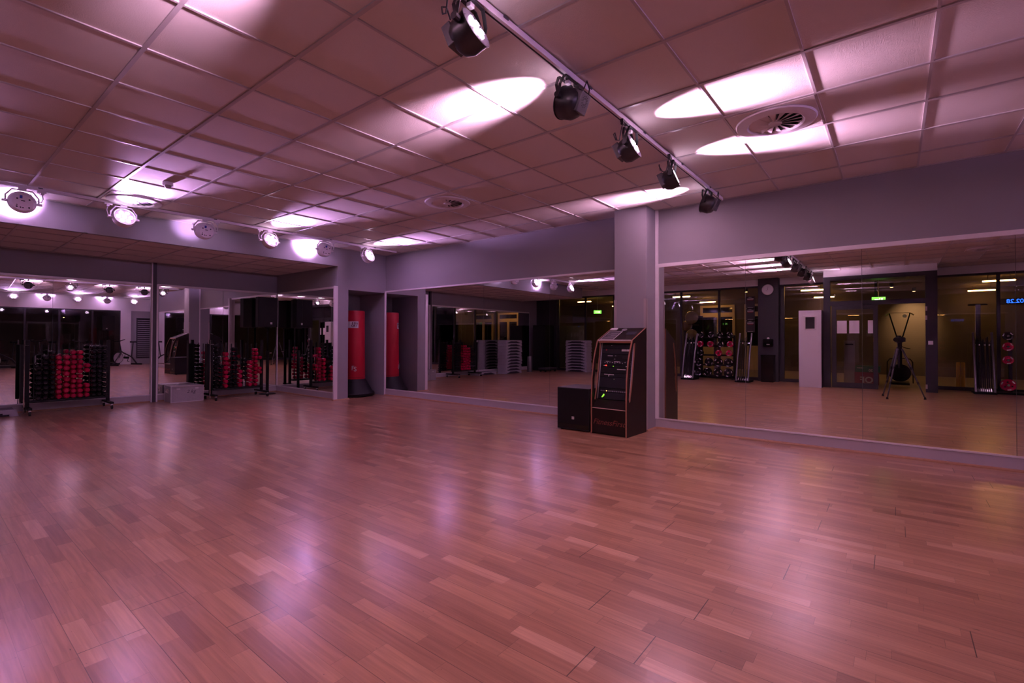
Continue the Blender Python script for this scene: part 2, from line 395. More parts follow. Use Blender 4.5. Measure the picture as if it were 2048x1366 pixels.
bead(t, (XA-.09, YL-.004), (XN+.02, YL-.004), (0, -1)); bead(t, (XA-.075, YL-.02), (XA-.075, YL+.03), (-1, 0)); bead(t, (XA-.010, YL+.03), (XA-.010, YB), (-1, 0))
bead(t, (2.99, YB-.010), (XA, YB-.010), (0, -1)); bead(t, (-2.3, yb(-2.3)-.01), (2.885, yb(2.885)-.01), (0, -1))
bead(t, (XN+.02, 9.42), (XW, 9.42), (0, -1))
struct('trim_3', t, M_oaktrim, smooth=0)
# square steel post between the two mirror runs of the alcove
pt = thing('post', 'narrow steel post with light edge strips dividing the alcove mirrors', 'post', (2.94, YB-.012, 0))
MB().box(-.037, .024, -.05, .018, 0, ZA+.005).build('shaft', M_darkgrey, pt)
MB().box(-.052, -.037, -.048, .02, 0, ZA).build('edge_strip', M_alutrim, pt); MB().box(.024, .050, -.056, .02, 0, MT+.02).build('edge_strip', M_alutrim, pt)

# ------------------------------------------------------------------ glass partition at the back (seen in the mirrors)
def bay(k, a0, a1, fixed, axis, zt, rail=.085, mid=None):
    """one framed glass bay: frame is the structure, the pane its part"""
    f = MB()
    def bx(mb, u0, u1, d0, d1, z0, z1):
        if axis == 'x': mb.box(fixed+d0, fixed+d1, u0, u1, z0, z1)
        else: mb.box(u0, u1, fixed+d0, fixed+d1, z0, z1)
    bx(f, a0, a0+.03, -.04, .04, 0, zt); bx(f, a1-.03, a1, -.04, .04, 0, zt)
    bx(f, a0+.03, a1-.03, -.04, .04, 0, rail); bx(f, a0+.03, a1-.03, -.04, .04, zt-.05, zt)
    o = struct('window_%d' % k, f, M_dark, smooth=0)
    p = MB(); bx(p, a0+.03, a1-.03, -.004, .004, rail, zt-.05)
    p.build('pane', M_glass, o, smooth=0)
    return o
edges = [YB+.19, 10.168, 8.98, 7.82, 6.63, 5.435, 4.256, 3.11]
k = 1
for a, b in zip(edges[1:], edges): bay(k, a, b, XP, 'x', 2.785); k += 1
bay(k, 1.42, 2.50, XP, 'x', 2.785); k += 1
edges = [-.78, -1.895, -3.03, -4.16, YO]
for a, b in zip(edges[1:], edges): bay(k, a, b, XP, 'x', 2.785); k += 1
struct('wall_rear', MB().box(XP-.06, XP+.05, YO, YB+.2, 2.785, ZC+.05).box(-1.93, XP+.06, -.78, 1.42, 2.80, ZC+.05), M_white)
struct('wall_rear_column', MB().box(XP-.05, -2.72, 2.58, 3.11, 0, ZC+.008).box(XP-.05, -2.985, 2.50, 2.58, 0, 2.785), M_dark, bevel=.003)
# entrance box with sliding glass leaf
d = MB()
d.box(-1.99, -1.90, 1.27, 1.42, 0, 2.80).box(-1.99, -1.90, -.78, -.57, 0, 2.80)
d.box(-1.99, -1.90, -.57, 1.27, 2.70, 2.80).box(-1.99, -1.90, -.57, 1.27, 2.065, 2.175)
d.box(XP, -1.99, 1.36, 1.42, 0, 2.80).box(XP, -1.99, -.78, -.72, 0, 2.80).box(-2.99, -1.99, -.72, 1.36, 2.76, 2.80)
door = struct('door_1', d, M_dark, smooth=0)
MB().box(-1.955, -1.947, -.57, 1.27, 2.175, 2.70).build('pane', M_glass, door, smooth=0)
dl = MB(); dl.box(-1.89, -1.845, 1.14, 1.235, .012, 2.06).box(-1.89, -1.845, .305, .395, .012, 2.06).box(-1.89, -1.845, .395, 1.14, 1.955, 2.06).box(-1.89, -1.845, .395, 1.14, .012, .14)
leaf = dl.build('door_leaf', M_dark, door, smooth=0)
MB().box(-1.871, -1.863, .395, 1.14, .14, 1.955).build('pane', M_glass, leaf, smooth=0)
hg = MB()
for z in (.13, 1.72, 1.93): hg.box(-1.899, -1.888, -.60, -.565, z-.05, z+.05)
hg.build('hinge', M_alu, door, smooth=0)
# far wall behind and to the right of the camera
k = 20
xs = [XP+.05, -1.0, .05, 1.05, 2.05, 3.06, 4.1, 5.05]
for a, b in zip(xs, xs[1:]): bay(k, a, b, YO, 'y', 2.40); k += 1
struct('wall_front', MB().box(XP, XW, YO-.06, YO+.05, 2.40, ZC+.05).box(5.05, 5.42, YO-.06, YO+.05, 0, 2.4), M_white)
lv = struct('wall_front_service', MB().box(5.42, XW, YO-.06, YO+.06, 0, 2.4), M_wall)
vd = thing('louvre_vent', 'dark louvred vent panel low in the grey wall, mirrored beside the steel post', 'vent', (5.95, YO+.06, .30))
MB().box(-.30, .30, 0, .02, 0, 1.75).build('backing', M_black, vd, smooth=0)
fr = MB().box(-.34, -.30, 0, .03, -.04, 1.79).box(.30, .34, 0, .03, -.04, 1.79).box(-.30, .30, 0, .03, -.04, 0).box(-.30, .30, 0, .03, 1.75, 1.79)
fr.build('frame', M_dark, vd, smooth=0)
sl = MB()
for q in range(19):
    z = .03+q*.09; sl.add([(-.3, .018, z+.05), (.3, .018, z+.05), (.3, .05, z), (-.3, .05, z), (-.3, .018, z+.058), (.3, .018, z+.058), (.3, .05, z+.008), (-.3, .05, z+.008)], [(0, 1, 2, 3), (7, 6, 5, 4), (0, 4, 5, 1), (2, 6, 7, 3), (1, 5, 6, 2), (0, 3, 7, 4)])
sl.build('slats', mat('louvre_paint', (.16, .15, .17), .4), vd, smooth=0)

# ------------------------------------------------------------------ gym floor beyond the partition
struct('floor_gym', MB().box(XG-.1, XP-.04, YO-3, YB+2, -.05, -.002), M_gymfloor)
struct('floor_outer', MB().box(XP-.04, XW+.2, YO-3, YO-.03, -.05, -.002), M_gymfloor)
struct('ceiling_gym', MB().box(XG-.1, XP-.06, YO-3, YB+2, 2.87, 2.95).box(XP-.06, XW+.2, YO-3, YO-.06, 2.87, 2.95), M_gymceil)
struct('wall_gym', MB().box(XG-.1, XG, YO-3, YB+2, 0, 2.9).box(XG, XP-.06, YB+1.9, YB+2, 0, 2.9).box(XG, XW+.2, YO-3.1, YO-3, 0, 2.9), M_gymwall)
cw = MB()
for (y0, y1, ym) in ((5.10, 6.47, 5.80), (3.35, 4.74, 4.05)):
    cw.box(XG, XG+.07, y0, y0+.09, 0, 2.62).box(XG, XG+.07, y1-.09, y1, 0, 2.62).box(XG, XG+.07, y0+.09, y1-.09, 2.53, 2.62).box(XG, XG+.07, y0+.09, y1-.09, 2.13, 2.31).box(XG, XG+.07, ym-.07, ym+.07, 0, 2.13)
    cw.box(XG, XG+.07, y0+.09, y1-.09, 0, .95)
wo = struct('window_40', cw, M_cream, smooth=0)
MB().box(XG+.005, XG+.02, 5.15, 6.42, .95, 2.55).box(XG+.005, XG+.02, 3.40, 4.70, .95, 2.55).build('pane', M_night, wo, smooth=0)

# ================================================================== LAMPS
def track(name, label, y, x0, x1):
    o = thing(name, label, 'lighting track', (0, y, ZC-.001))
    MB().box(x0, x1, -.018, .018, -.036, 0).build('rail', M_whitepar, o, smooth=0)
    MB().box(x0, x1, .001, .012, -.0366, -.0358).build('groove', M_rubber, o, smooth=0)
    x = x0+.4
    while x < x1: MB().box(x-.02, x+.02, -.024, -.018, -.012, -.001).build('clip', M_darkgrey, o, smooth=0); x += .93
    return o
YT1, YT2, YT3 = 7.86, 1.667, -4.55
track('light_track', 'white lighting track along left wall carrying white spotlights', YT1, -2.2, 6.16)
track('light_track', 'white lighting track carrying black spotlights across the ceiling centre', YT2, -2.1, 6.28)
track('light_track', 'third lighting track seen only in the alcove mirrors', YT3, -.4, 6.2)
ZT = ZC-.037
def lens_ring(parent, rad, r, y, m):
    for q in range(7):
        a = 2*PI*q/6; x, z = (0, 0) if q == 6 else (rad*math.cos(a), rad*math.sin(a))
        MB().cyl((x, y-.004, z), (x, y+.004, z), r, n=16).build('lens', m, parent)
def beam(parent, y, energy, col, size=48, blend=1.0, rad=.05):
    li = bpy.data.lights.new('beam', 'SPOT'); li.energy = energy; li.color = col; li.spot_size = R(size); li.spot_blend = blend; li.shadow_soft_size = rad
    o = bpy.data.objects.new('beam', li); COL.objects.link(o); o.parent = parent; o.location = (0, y, 0); o.rotation_euler = (R(90), 0, 0)   # shines along local +Y
    return o
def white_par(loc, rz, elev, label, group, energy, col):
    """hangs at the origin under the track, faces local +Y"""
    o = thing('par_spotlight', label, 'spotlight', loc, rz, group)
    MB().box(-.035, .035, -.017, .017, -.018, 0).build('track_clamp', M_whitepar, o, bevel=.003); MB().box(.12, .20, -.017, .017, -.022, 0).box(.15, .18, -.012, .012, -.042, -.0215).build('track_adapter', M_whitepar, o, bevel=.003)
    MB().tube([(-.136, 0, -.165), (-.136, 0, -.10), (-.085, 0, -.026), (.085, 0, -.026), (.136, 0, -.10), (.136, 0, -.165)], .009, 8).build('yoke', M_whitepar, o)
    for s in (-1, 1): MB().cyl((s*.120, 0, -.165), (s*.165, 0, -.165), .016, n=10).build('knob', M_whitepar, o)
    MB().tube([(.165, 0, -.04), (.172, -.01, -.09), (.155, -.03, -.14), (.10, -.07, -.14), (.06, -.09, -.08), (.0, -.09, -.07), (-.02, -.075, -.12)], .005, 6).build('cable', M_whitecable, o)
    h = MB().lathe([(.085, -.075), (.112, -.045), (.120, -.01), (.122, .045), (.117, .055), (.112, .055), (.108, .040)], 32, mtx=Matrix.Rotation(-PI/2, 4, 'X'))
    hd = h.build('lamp_head', M_whitepar, o, (0, 0, -.165), (R(elev), 0, 0))
    MB().cyl((0, .037, 0), (0, .041, 0), .109, n=32).build('face_plate', mat('pale_face_plate', (.30, .26, .33), .4), hd)
    lens_ring(hd, .066, .0205, .046, M_lens)
    for (x, z, r) in ((-.05, .045, .009), (.05, .045, .009), (-.05, -.045, .009), (.05, -.045, .009), (-.02, -.05, .007), (.0, -.052, .007), (-.05, -.025, .006)): MB().cyl((x, -.0765, z), (x, -.074, z), r, n=10).build('back_socket', M_black, hd)
    MB().box(-.018, .014, -.077, -.074, .02, .03).build('back_display', M_black, hd, smooth=0)
    MB().box(-.032, -.010, -.095, -.075, .052, .085).build('plug', M_blue, hd, bevel=.002)
    beam(hd, .065, energy, col, 52)
    return o
def black_par(loc, rz, elev, label, group, energy, col):
    o = thing('par_can', label, 'spotlight', loc, rz, group); o.scale = (.78, .78, .78)
    MB().box(-.02, .02, -.016, .016, -.034, 0).build('track_clamp', M_blackpar, o, bevel=.003); MB().box(.11, .24, -.017, .017, -.030, 0).box(.20, .235, -.014, .014, -.055, -.0295).build('track_adapter', M_blackpar, o, bevel=.003)
    yk = MB()
    for dy in (-.03, .03):
        pts = [(-.152, 0, -.21), (-.152, dy*.6, -.12), (-.10, dy, -.030), (.10, dy, -.030), (.152, dy*.6, -.12), (.152, 0, -.21)]
        for a, b in zip(pts, pts[1:]):
            a, b = Vector(a), Vector(b); dd = b-a; nrm = dd.cross(Vector((0, 1, 0))).normalized()*.003; w = Vector((0, .013, 0))
            vs = [a-w-nrm, a+w-nrm, a+w+nrm, a-w+nrm, b-w-nrm, b+w-nrm, b+w+nrm, b-w+nrm]
            yk.add(vs, [(0, 1, 2, 3), (7, 6, 5, 4), (0, 4, 5, 1), (1, 5, 6, 2), (2, 6, 7, 3), (3, 7, 4, 0)])
    yk.build('yoke', M_blackpar, o, smooth=0)
    for s in (-1, 1): MB().cyl((s*.135, 0, -.21), (s*.178, 0, -.21), .024, n=10).build('knob', M_blackpar, o)
    MB().box(-.022, .022, -.018, .018, -.062, -.034).build('clamp_nut', M_whitepar, o, bevel=.003)
    MB().tube([(.215, 0, -.055), (.22, -.01, -.10), (.20, -.04, -.20), (.17, -.09, -.17), (.13, -.13, -.09), (.07, -.14, -.05), (.04, -.13, -.12)], .006, 6).build('cable', M_rubber, o)
    h = MB().lathe([(.060, -.120), (.098, -.100), (.124, -.050), (.128, .045), (.134, .045), (.134, .052), (.122, .052)], 28, mtx=Matrix.Rotation(-PI/2, 4, 'X'))
    hd = h.build('lamp_head', M_blackpar, o, (0, 0, -.225), (R(elev), 0, 0), smooth=38)
    MB().box(-.05, .09, -.142, -.07, -.055, .105).build('driver_box', mat('driver_grey', (.085, .08, .092), .45), hd, bevel=.006)
    fg = MB()
    for q in range(12):
        a = 2*PI*q/12
        for rr in (.016, .027): fg.cyl((.02+rr*1.5*math.cos(a), -.1435, .04+rr*1.5*math.sin(a)), (.02+rr*1.5*math.cos(a), -.141, .04+rr*1.5*math.sin(a)), .0045, n=6)
    fg.build('fan_holes', M_black, hd)
    MB().cyl((0, .048, 0), (0, .0525, 0), .128, n=32).build('face_plate', M_parface, hd)
    bl = MB()
    for q in range(8): bl.cyl((.117*math.cos(q*PI/4+.2), .052, .117*math.sin(q*PI/4+.2)), (.117*math.cos(q*PI/4+.2), .056, .117*math.sin(q*PI/4+.2)), .004, n=8)
    bl.build('face_bolts', M_chrome, hd)
    lens_ring(hd, .058, .0205, .056, M_lens)
    beam(hd, .075, energy, col)
    return o
CW = (.78, .42, 1.0); CB = (1.0, .56, .93)
EW, EB = 620., 700.
g1 = 'white spotlights on the left track'
WL = ['white round spotlight turned to the wall, leftmost on left track', 'lit white round spotlight facing the room under the left ceiling vent',
      'white spotlight showing its back, third from left on left track', 'lit white spotlight facing the room, fourth on left track',
      'white spotlight turned to wall with bright patch beside it, fifth on left track', 'lit white spotlight nearest the corner at end of left track']
for q, x in enumerate((.842, 1.775, 2.715, 3.65, 4.60, 5.495)):
    back = q % 2 == 0
    white_par((x, YT1, ZT), 0 if back else PI+(R(9) if q == 5 else R(3)), 15 if back else 21, WL[q], g1, EW*(.06 if q == 2 else 1), CW)
white_par((-.09, YT1, ZT), PI, 22, 'white spotlight on left track just beyond the left picture edge', g1, EW, CW)
g2 = 'black spotlights on the centre track'
BL = [(-.98, 1, 25, 0, 'black spotlight at far end of centre track, mirrored beside the door box'), (-.05, 1, 25, 0, 'black spotlight second from far end of centre track, mirrored'),
      (.88, 1, 25, 0, 'black spotlight on centre track above the picture edge'), (1.76, -1, 23, 8, 'large black spotlight with lit face, nearest at top of picture'),
      (2.69, 1, 24, 0, 'black spotlight seen from behind with grey driver box, second from top'), (3.64, -1, 24, 4, 'small lit black spotlight in the middle of centre track'),
      (4.57, -1, 22, 12, 'lit black spotlight above the pillar, fourth on centre track'), (5.68, 1, 24, 0, 'black spotlight seen from behind at wall end of centre track')]
for x, s, el, dz, lb in BL: black_par((x, YT2, ZT), (0 if s > 0 else PI)+R(dz), el, lb, g2, EB, CB)
g3 = 'white spotlights on the third track'
for q, x in enumerate((1.70, 2.63, 3.54, 4.48, 5.39)):
    white_par((x, YT3, ZT), 0 if q % 2 == 0 else PI, 20, ['lit spotlight of third track, leftmost in the alcove mirror', 'white lamp back on third track, second in mirror', 'lit spotlight of third track in middle of the mirror', 'white lamp back on third track, fourth in mirror', 'lit spotlight of third track nearest the louvred vent'][q], g3, EW*.8, CW)

white_par((-1.72, YT2, ZT), PI, 18, 'white spotlight at far end of centre track, mirrored left of the door box', g2, 60, CB)
# swirl air diffusers and smoke detector
def swirl_vent(loc, label):
    o = thing('ceiling_vent', label, 'air vent', loc, 0, 'round ceiling air vents')
    MB().box(-.298, .298, -.298, .298, -.004, .006).build('mounting_plate', M_ceil, o, smooth=0)
    MB().lathe([(.285, -.004), (.290, -.010), (.282, -.020), (.225, -.030), (.205, -.030), (.190, -.018), (.186, -.006)], 48).build('ring', M_whitepar, o)
    MB().cyl((0, 0, -.0075), (0, 0, -.004), .19, n=40).build('duct_opening', M_black, o)
    bl = MB()
    for q in range(16):
        m_ = Matrix.Rotation(2*PI*q/16, 4, 'Z')
        bl.add([(.045, -.004, -.022), (.187, -.012, -.022), (.187, .040, -.009), (.045, .012, -.009), (.045, -.004, -.0205), (.187, -.012, -.0205), (.187, .040, -.0078), (.045, .012, -.0078)], [(0, 1, 2, 3), (7, 6, 5, 4), (0, 4, 5, 1), (1, 5, 6, 2), (2, 6, 7, 3), (3, 7, 4, 0)], 0, m_)
    bl.build('swirl_blades', M_whitepar, o, smooth=0)
    MB().lathe([(1e-5, -.028), (.046, -.027), (.050, -.018), (.050, -.009)], 24).build('hub', M_whitepar, o)
    return o
swirl_vent((4.33, .74, ZC), 'large round swirl vent in ceiling right of the centre track')
swirl_vent((4.33, 4.49, ZC), 'round swirl vent in middle of ceiling, dark, between the tracks')
swirl_vent((1.83, 7.62, ZC), 'round swirl vent behind the lit white spotlight at the left')
swirl_vent((-.05, -1.4, ZC), 'round swirl vent seen only in the right mirror')
sd = thing('smoke_detector', 'small white smoke detector on ceiling tile near left track', 'smoke detector', (1.85, 6.44, ZC+.008))
MB().cyl((0, 0, -.042), (0, 0, 0), .052, n=24).build('housing', M_whitepar, sd, bevel=.003)
MB().lathe([(.018, -.072), (.024, -.068), (.036, -.042)], 20).build('sensor', mat('detector_grey', (.4, .38, .4), .5), sd)

# ================================================================== MUSIC RACK, SUBWOOFER
rk = thing('music_rack', 'dark brown music rack with sloped desk top and audio units before the pillar', 'equipment rack', (5.495, 2.560, 0), R(-2.6))
# local frame: x = depth (towards wall), y = width (0 right panel .. .51 left panel)
def side_panel(y0, y1):
    outer_f = [(0, 0), (0, .46), (.010, .70), (.050, .93), (.098, 1.070), (.155, 1.195)]
    slot_o = [(.052, .46), (.060, .70), (.098, .93), (.140, 1.06), (.172, 1.150)]     # front edge of the slot
    slot_i = [(.090, .44), (.135, .62), (.175, .85), (.205, 1.02), (.222, 1.165)]     # back edge of the slot
    mb = MB()
    back = [(.535, 0), (.535, 1.358)]
    def quad(poly): mb.prism(poly, y0, y1, 'y', 0, None, 1)
    quad([(0, 0), (.535, 0), (.535, .42), (.07, .42), (0, .42)])
    fe = [(0, .42), (0, .46), (.010, .70), (.050, .93), (.098, 1.070), (.145, 1.172)]
    so = [(.070, .42)] + slot_o
    for a, b, c, d_ in zip(fe, fe[1:], so, so[1:]): quad([a, c, d_, b])
    si = [(.070, .42)] + slot_i
    be = [(.535, .42), (.535, .44), (.535, .62), (.535, .85), (.535, 1.02), (.535, 1.165)]
    for a, b, c, d_ in zip(si, si[1:], be, be[1:]): quad([a, c, d_, b])
    quad([(.145, 1.172), slot_o[-1], slot_i[-1], (.535, 1.165), (.535, 1.358), (.155, 1.195)])
    import bmesh
    return mb
for y0, y1 in ((0, .019), (.491, .51)):
    p = side_panel(y0, y1)
    p.build('side_panel', [M_brownlam, M_ply], rk, smooth=0)
MB().box(.004, .022, .019, .491, .012, .325).build('front_panel', M_brownlam, rk, smooth=0)
MB().box(.000, .024, .019, .491, .325, .331).build('front_edge', mat('pale_edge', (.62, .42, .36), .5), rk, smooth=0)
MB().add([(.022, .019, .331), (.022, .491, .331), (.12, .491, .43), (.12, .019, .43), (.022, .019, .32), (.022, .491, .32), (.12, .491, .42), (.12, .019, .42)], [(0, 1, 2, 3), (7, 6, 5, 4), (0, 4, 5, 1), (2, 6, 7, 3), (1, 5, 6, 2), (0, 3, 7, 4)]).build('sloped_shelf', M_brownlam, rk, smooth=0)
sl = math.atan2(1.355-1.195, .535-.155)
tm = Matrix.Translation((.158, 0, 1.188)) @ Matrix.Rotation(-sl, 4, 'Y')
top = MB().box(0, .405, .019, .491, -.004, .012, 0, tm).build('desk_top', M_brownlam, rk, smooth=0)
MB().box(-.006, .000, .019, .491, -.002, .013, 0, tm).build('desk_edge', M_alutrim, rk, smooth=0)
MB().box(-.006, .004, .019, .491, -.03, -.004, 0, tm).build('front_rail', M_ply, rk, smooth=0)
MB().box(.52, .534, .019, .491, .012, 1.33).build('back_panel', M_black, rk, smooth=0)
MB().box(.03, .52, .019, .491, .0, .012).build('bottom_board', M_brownlam, rk, smooth=0)
# sheet, pad and grommet on the desk
sh = MB().box(.012, .285, .275, .470, .0125, .0145, 0, tm).box(.020, .277, .283, .462, .0145, .0150, 1, tm).build('notice_sheet', [M_label, mat('dark_print', (.07, .06, .075), .45)], rk, smooth=0)
tx = MB()
for q in range(5): tx.box(.07+q*.036, .074+q*.036, .30+.01*(q % 2), .44-.03*((q*7) % 3), .0150, .0153, 0, tm)
tx.build('text_lines', M_label, sh, smooth=0)
MB().box(.31, .37, .385, .475, .0125, .030, 0, tm).build('note_pad', M_label, rk, bevel=.003)
MB().lathe([(.024, .0125), (.037, .0125), (.037, .018), (.024, .018), (.024, .0125)], 24, mtx=tm @ Matrix.Translation((.335, .275, 0))).build('cable_grommet', M_alu, rk)
MB().box(.17, .27, .06, .19, .0125, .0135, 0, tm).build('dark_label', mat('blue_black_label', (.03, .03, .05), .4), rk, smooth=0)
# tilted 19-inch bay
tilt = math.atan2(.235-.115, 1.15-.435)
bm_ = Matrix.Translation((.115, 0, .435)) @ Matrix.Rotation(tilt, 4, 'Y')
for y_ in (.022, .476): MB().box(0, .012, y_, y_+.012, 0, .73, 0, bm_).build('rack_rail', M_alu, rk, smooth=0)
def unit(name, z0, z1, m, dx=0.):
    return MB().box(.002+dx, .22, .036, .474, z0+.002, z1-.002, 0, bm_).build(name, m, rk, bevel=.002)
M_unit = mat('rack_unit_black', (.008, .008, .010), .45, spec=.3)
M_unit2 = mat('rack_unit_grey', (.016, .0155, .021), .45, spec=.3)
def bits(parent, rows, m, name):
    b = MB()
    for (y0, y1, z0, z1) in rows: b.box(-.004, .003, y0, y1, z0, z1, 0, bm_)
    return b.build(name, m, parent, smooth=0)
u = unit('power_strip', .66, .725, M_unit); bits(u, [(.33, .34, .695, .700)], M_label, 'indicator')
u = unit('disc_player', .585, .66, M_unit2); bits(u, [(.045, .115, .625, .650), (.120, .185, .625, .650)], M_label, 'display'); bits(u, [(.40, .415, .632, .648)], M_redtext, 'button')
u = unit('tape_deck', .50, .585, M_unit); bits(u, [(.31, .38, .560, .566), (.26, .275, .562, .566), (.27, .285, .520, .524)], M_label, 'marking'); bits(u, [(.06, .17, .535, .565)], M_unit2, 'cassette_door')
u = unit('mixer', .455, .50, M_unit2)
bits(u, [(.05+.036*q, .058+.036*q, .465+.006*(q % 3), .475+.006*(q % 3)) for q in range(11)]+[(.20, .28, .484, .492), (.36, .40, .486, .492)], M_label, 'mixer_knob')
u = unit('radio_receiver', .415, .455, M_unit); bits(u, [(.385, .40, .43, .441)], M_ledred, 'red_indicator'); bits(u, [(.285, .293, .424, .432)], M_ledgreen, 'green_indicator'); bits(u, [(.405, .43, .43, .44), (.07, .085, .425, .436), (.10, .11, .425, .436)], M_label, 'marking')
u = unit('blank_panel', .335, .415, M_black); bits(u, [(.11, .23, .385, .396)], M_label, 'strip_label')
u = unit('wireless_receiver', .285, .335, M_unit); bits(u, [(.27, .35, .315, .322), (.36, .41, .317, .324), (.34, .345, .295, .315)], M_label, 'marking')
u = unit('drawer', .145, .285, M_unit2); MB().cyl((-.006, .26, .262), (.003, .26, .262), .010, n=12, mtx=bm_).build('drawer_lock', M_chrome, u)
u = unit('power_amplifier', .09, .145, M_unit); bits(u, [(.06+.028*q, .078+.028*q, .10, .115) for q in range(14)], mat('switch_grey', (.2, .19, .22), .4), 'rocker_switch'); bits(u, [(.35, .36, .104, .112)], M_ledamber, 'amber_indicator')
u = unit('patch_panel', .0, .09, M_unit2); bits(u, [(.385, .40, .045, .065), (.395, .408, .03, .05), (.41, .417, .02, .035)], M_ledgreen, 'glow_sticker')
lt = lettering('FitnessFirst', .098, M_etched, rk, (.0025, .255, .155), FACE_NX, 'lettering', shear=.35, extrude=.001)

sub = thing('subwoofer', 'squat black subwoofer standing left of the music rack', 'subwoofer', (5.50, 3.325, 0), R(1.2))
MB().box(0, .52, -.24, .24, .012, .560).build('cabinet', M_blackpaint, sub, bevel=.006)
MB().box(-.004, .0, -.225, .225, .09, .552).build('front_grille', M_black, sub, smooth=0)
MB().box(-.002, .0, -.225, .225, .03, .085).build('port', M_blackgloss, sub, smooth=0)
MB().box(.005, .515, -.235, .235, .560, .5635).build('top_coating', M_carpetblack, sub, smooth=0)
ft = MB()
for x in (.05, .47):
    for y in (-.19, .19): ft.cyl((x, y, 0), (x, y, .012), .02, n=12)
ft.build('rubber_feet', M_rubber, sub)
pl_ = MB().box(-.0055, -.004, -.020, .016, .150, .186).build('badge', M_label, sub, smooth=0)
lettering('LD', .026, M_black, pl_, (-.0058, -.002, .168), FACE_NX, 'logo')

# ================================================================== PUNCHING BAG
bg = thing('punching_bag', 'red freestanding punching bag on black base in the niche', 'punching bag', (5.93, 8.92, 0))
MB().lathe([(.37, 0), (.40, .015), (.405, .06), (.39, .085), (.36, .10), (.25, .30), (.225, .345), (.21, .36)], 48).build('base', M_black, bg)
MB().lathe([(.208, .345), (.213, .36), (.203, 1.0), (.198, 1.76), (.190, 1.782), (.05, 1.79), (1e-5, 1.79)], 48).build('bag', M_redbag, bg)
MB().lathe([(.2135, .385), (.2145, .39), (.2135, .395)], 48).build('seam', mat('dark_red_seam', (.2, .0, .01), .5), bg)
th0 = -1.98
def wrap_patch(z0, z1, a0, a1, r): 
    mb = MB(); n = 10; vs = []
    for i_ in range(n+1):
        a = a0+(a1-a0)*i_/n
        for z in (z0, z1): vs.append((r*math.cos(a), r*math.sin(a), z))
    return mb.add(vs, [(2*i_, 2*i_+1, 2*i_+3, 2*i_+2) for i_ in range(n)])
lp = wrap_patch(1.42, 1.555, -2.95, -1.82, .2025).build('label_patch', M_label, bg)
def on_bag(txt, size, z, ang, m, parent, name):
    r = .2045 if z > 1 else .2135
    return lettering(txt, size, m, parent, (r*math.cos(ang), r*math.sin(ang), z), (PI/2, 0, ang+PI/2), name, bold=.0015)
for q, ch in enumerate('EEN'): on_bag(ch, .062, 1.515, -2.40+.20*q, mat('maroon_print', (.10, .0, .02), .5), lp, 'lettering')
for q, ch in enumerate('ORT'): on_bag(ch, .062, 1.462, -2.40+.20*q, MATS['maroon_print'], lp, 'lettering')
for q, ch in enumerate('FS'): on_bag(ch, .13, .585-.02*q, -2.34+.22*q, M_label, bg, 'logo')

# ================================================================== DUMBBELL RACKS
def dumbbell_rack(loc, L, label, divs):
    """x along the rack 0..L, y depth, faces -y"""
    o = thing('dumbbell_rack', label, 'dumbbell rack', loc)
    for x in (0, L):
        MB().box(x-.022, x+.022, -.03, .03, .115, 1.165).build('upright', M_blackpaint, o, bevel=.003)
    for x in (0, L):
        ft = MB().box(x-.025, x+.025, -.29, .29, .085, .118).build('foot', M_blackpaint, o, bevel=.004)
        for y in (-.265, .265):
            ca = MB().box(x-.014, x+.014, y-.018, y+.022, .055, .085).build('caster', M_alu, ft)
            MB().cyl((x-.012, y-.008, .033), (x+.012, y-.008, .033), .033, n=20).cyl((x-.014, y-.008, .033), (x+.014, y-.008, .033), .013, n=12).build('wheel', M_rubber, ca)
    MB().box(.022, L-.022, -.115, .115, .180, .212).build('base_shelf', M_blackpaint, o, bevel=.003)
    for q, x in enumerate(divs):
        x -= loc[0]
        MB().box(x-.004, x+.004, -.014, .014, .212, 1.085+.02*(q % 2)).build('divider', M_blackpaint, o, smooth=0)
    MB().box(-.085, -.022, -.05, .05, .20, 1.09).build('end_tray', M_black, o, smooth=0)
    MB().tube([(-.05, -.12, .03), (-.05, -.12, 1.165)], .009, 10).box(-.06, .0, -.125, -.03, 1.075, 1.085).build('chrome_bar', M_chrome, o)
    return o
R1 = (1.225, 10.66, 0); L1 = .99
R2 = (3.735, 10.44, 0); L2 = .965
def dumbbell_mesh(big):
    k = 1.14 if big else 1.
    mb = MB()
    rx = Matrix.Rotation(PI/2, 4, 'X')
    prof = [(.008, -.034), (.024, -.033), (.0370, -.016), (.0378, 0), (.0370, .016), (.024, .033), (.008, .034)]
    for y in (-.068, .068):
        mb.lathe([(r*k, z*k) for r, z in prof], 8, mtx=Matrix.Translation((0, y, 0)) @ rx)
    mb.cyl((0, -.05, 0), (0, .05, 0), .013, n=10)
    return mb
DB = {}
for c, m in (('red', M_redv), ('black', M_blackv)):
    for b in (0, 1):
        ob = dumbbell_mesh(b).build('dumbbell', m, smooth=25); DB[c, b] = ob.data
        bpy.data.objects.remove(ob)
def fill(rackname, org, cols, ydep, group):
    n = 0
    for ci, (x, color, big, zs) in enumerate(cols):
        for zi, z in enumerate(zs):
            o = bpy.data.objects.new('dumbbell', DB[color, big]); COL.objects.link(o)
            sgn = ((ci*7+zi*13) % 5-2)*.0004
            o.location = (x+sgn, org[1]-.02+((ci+zi) % 3-1)*.006, z); o.rotation_euler = (0, ((zi*37+ci*11) % 60)*.1, ((zi*5+ci) % 7-3)*.02)
            row = 'lowest' if zi == 0 else ('top' if zi == len(zs)-1 and len(zs) > 1 else ORD[zi]+' up')
            tag(o, '%s dumbbell, %s in %s column from left of the %s dumbbell rack' % (color, row, NTH[ci], rackname), 'dumbbell', group)
            n += 1
    return n
def st(z0, n, p): return [z0+p*q for q in range(n)]
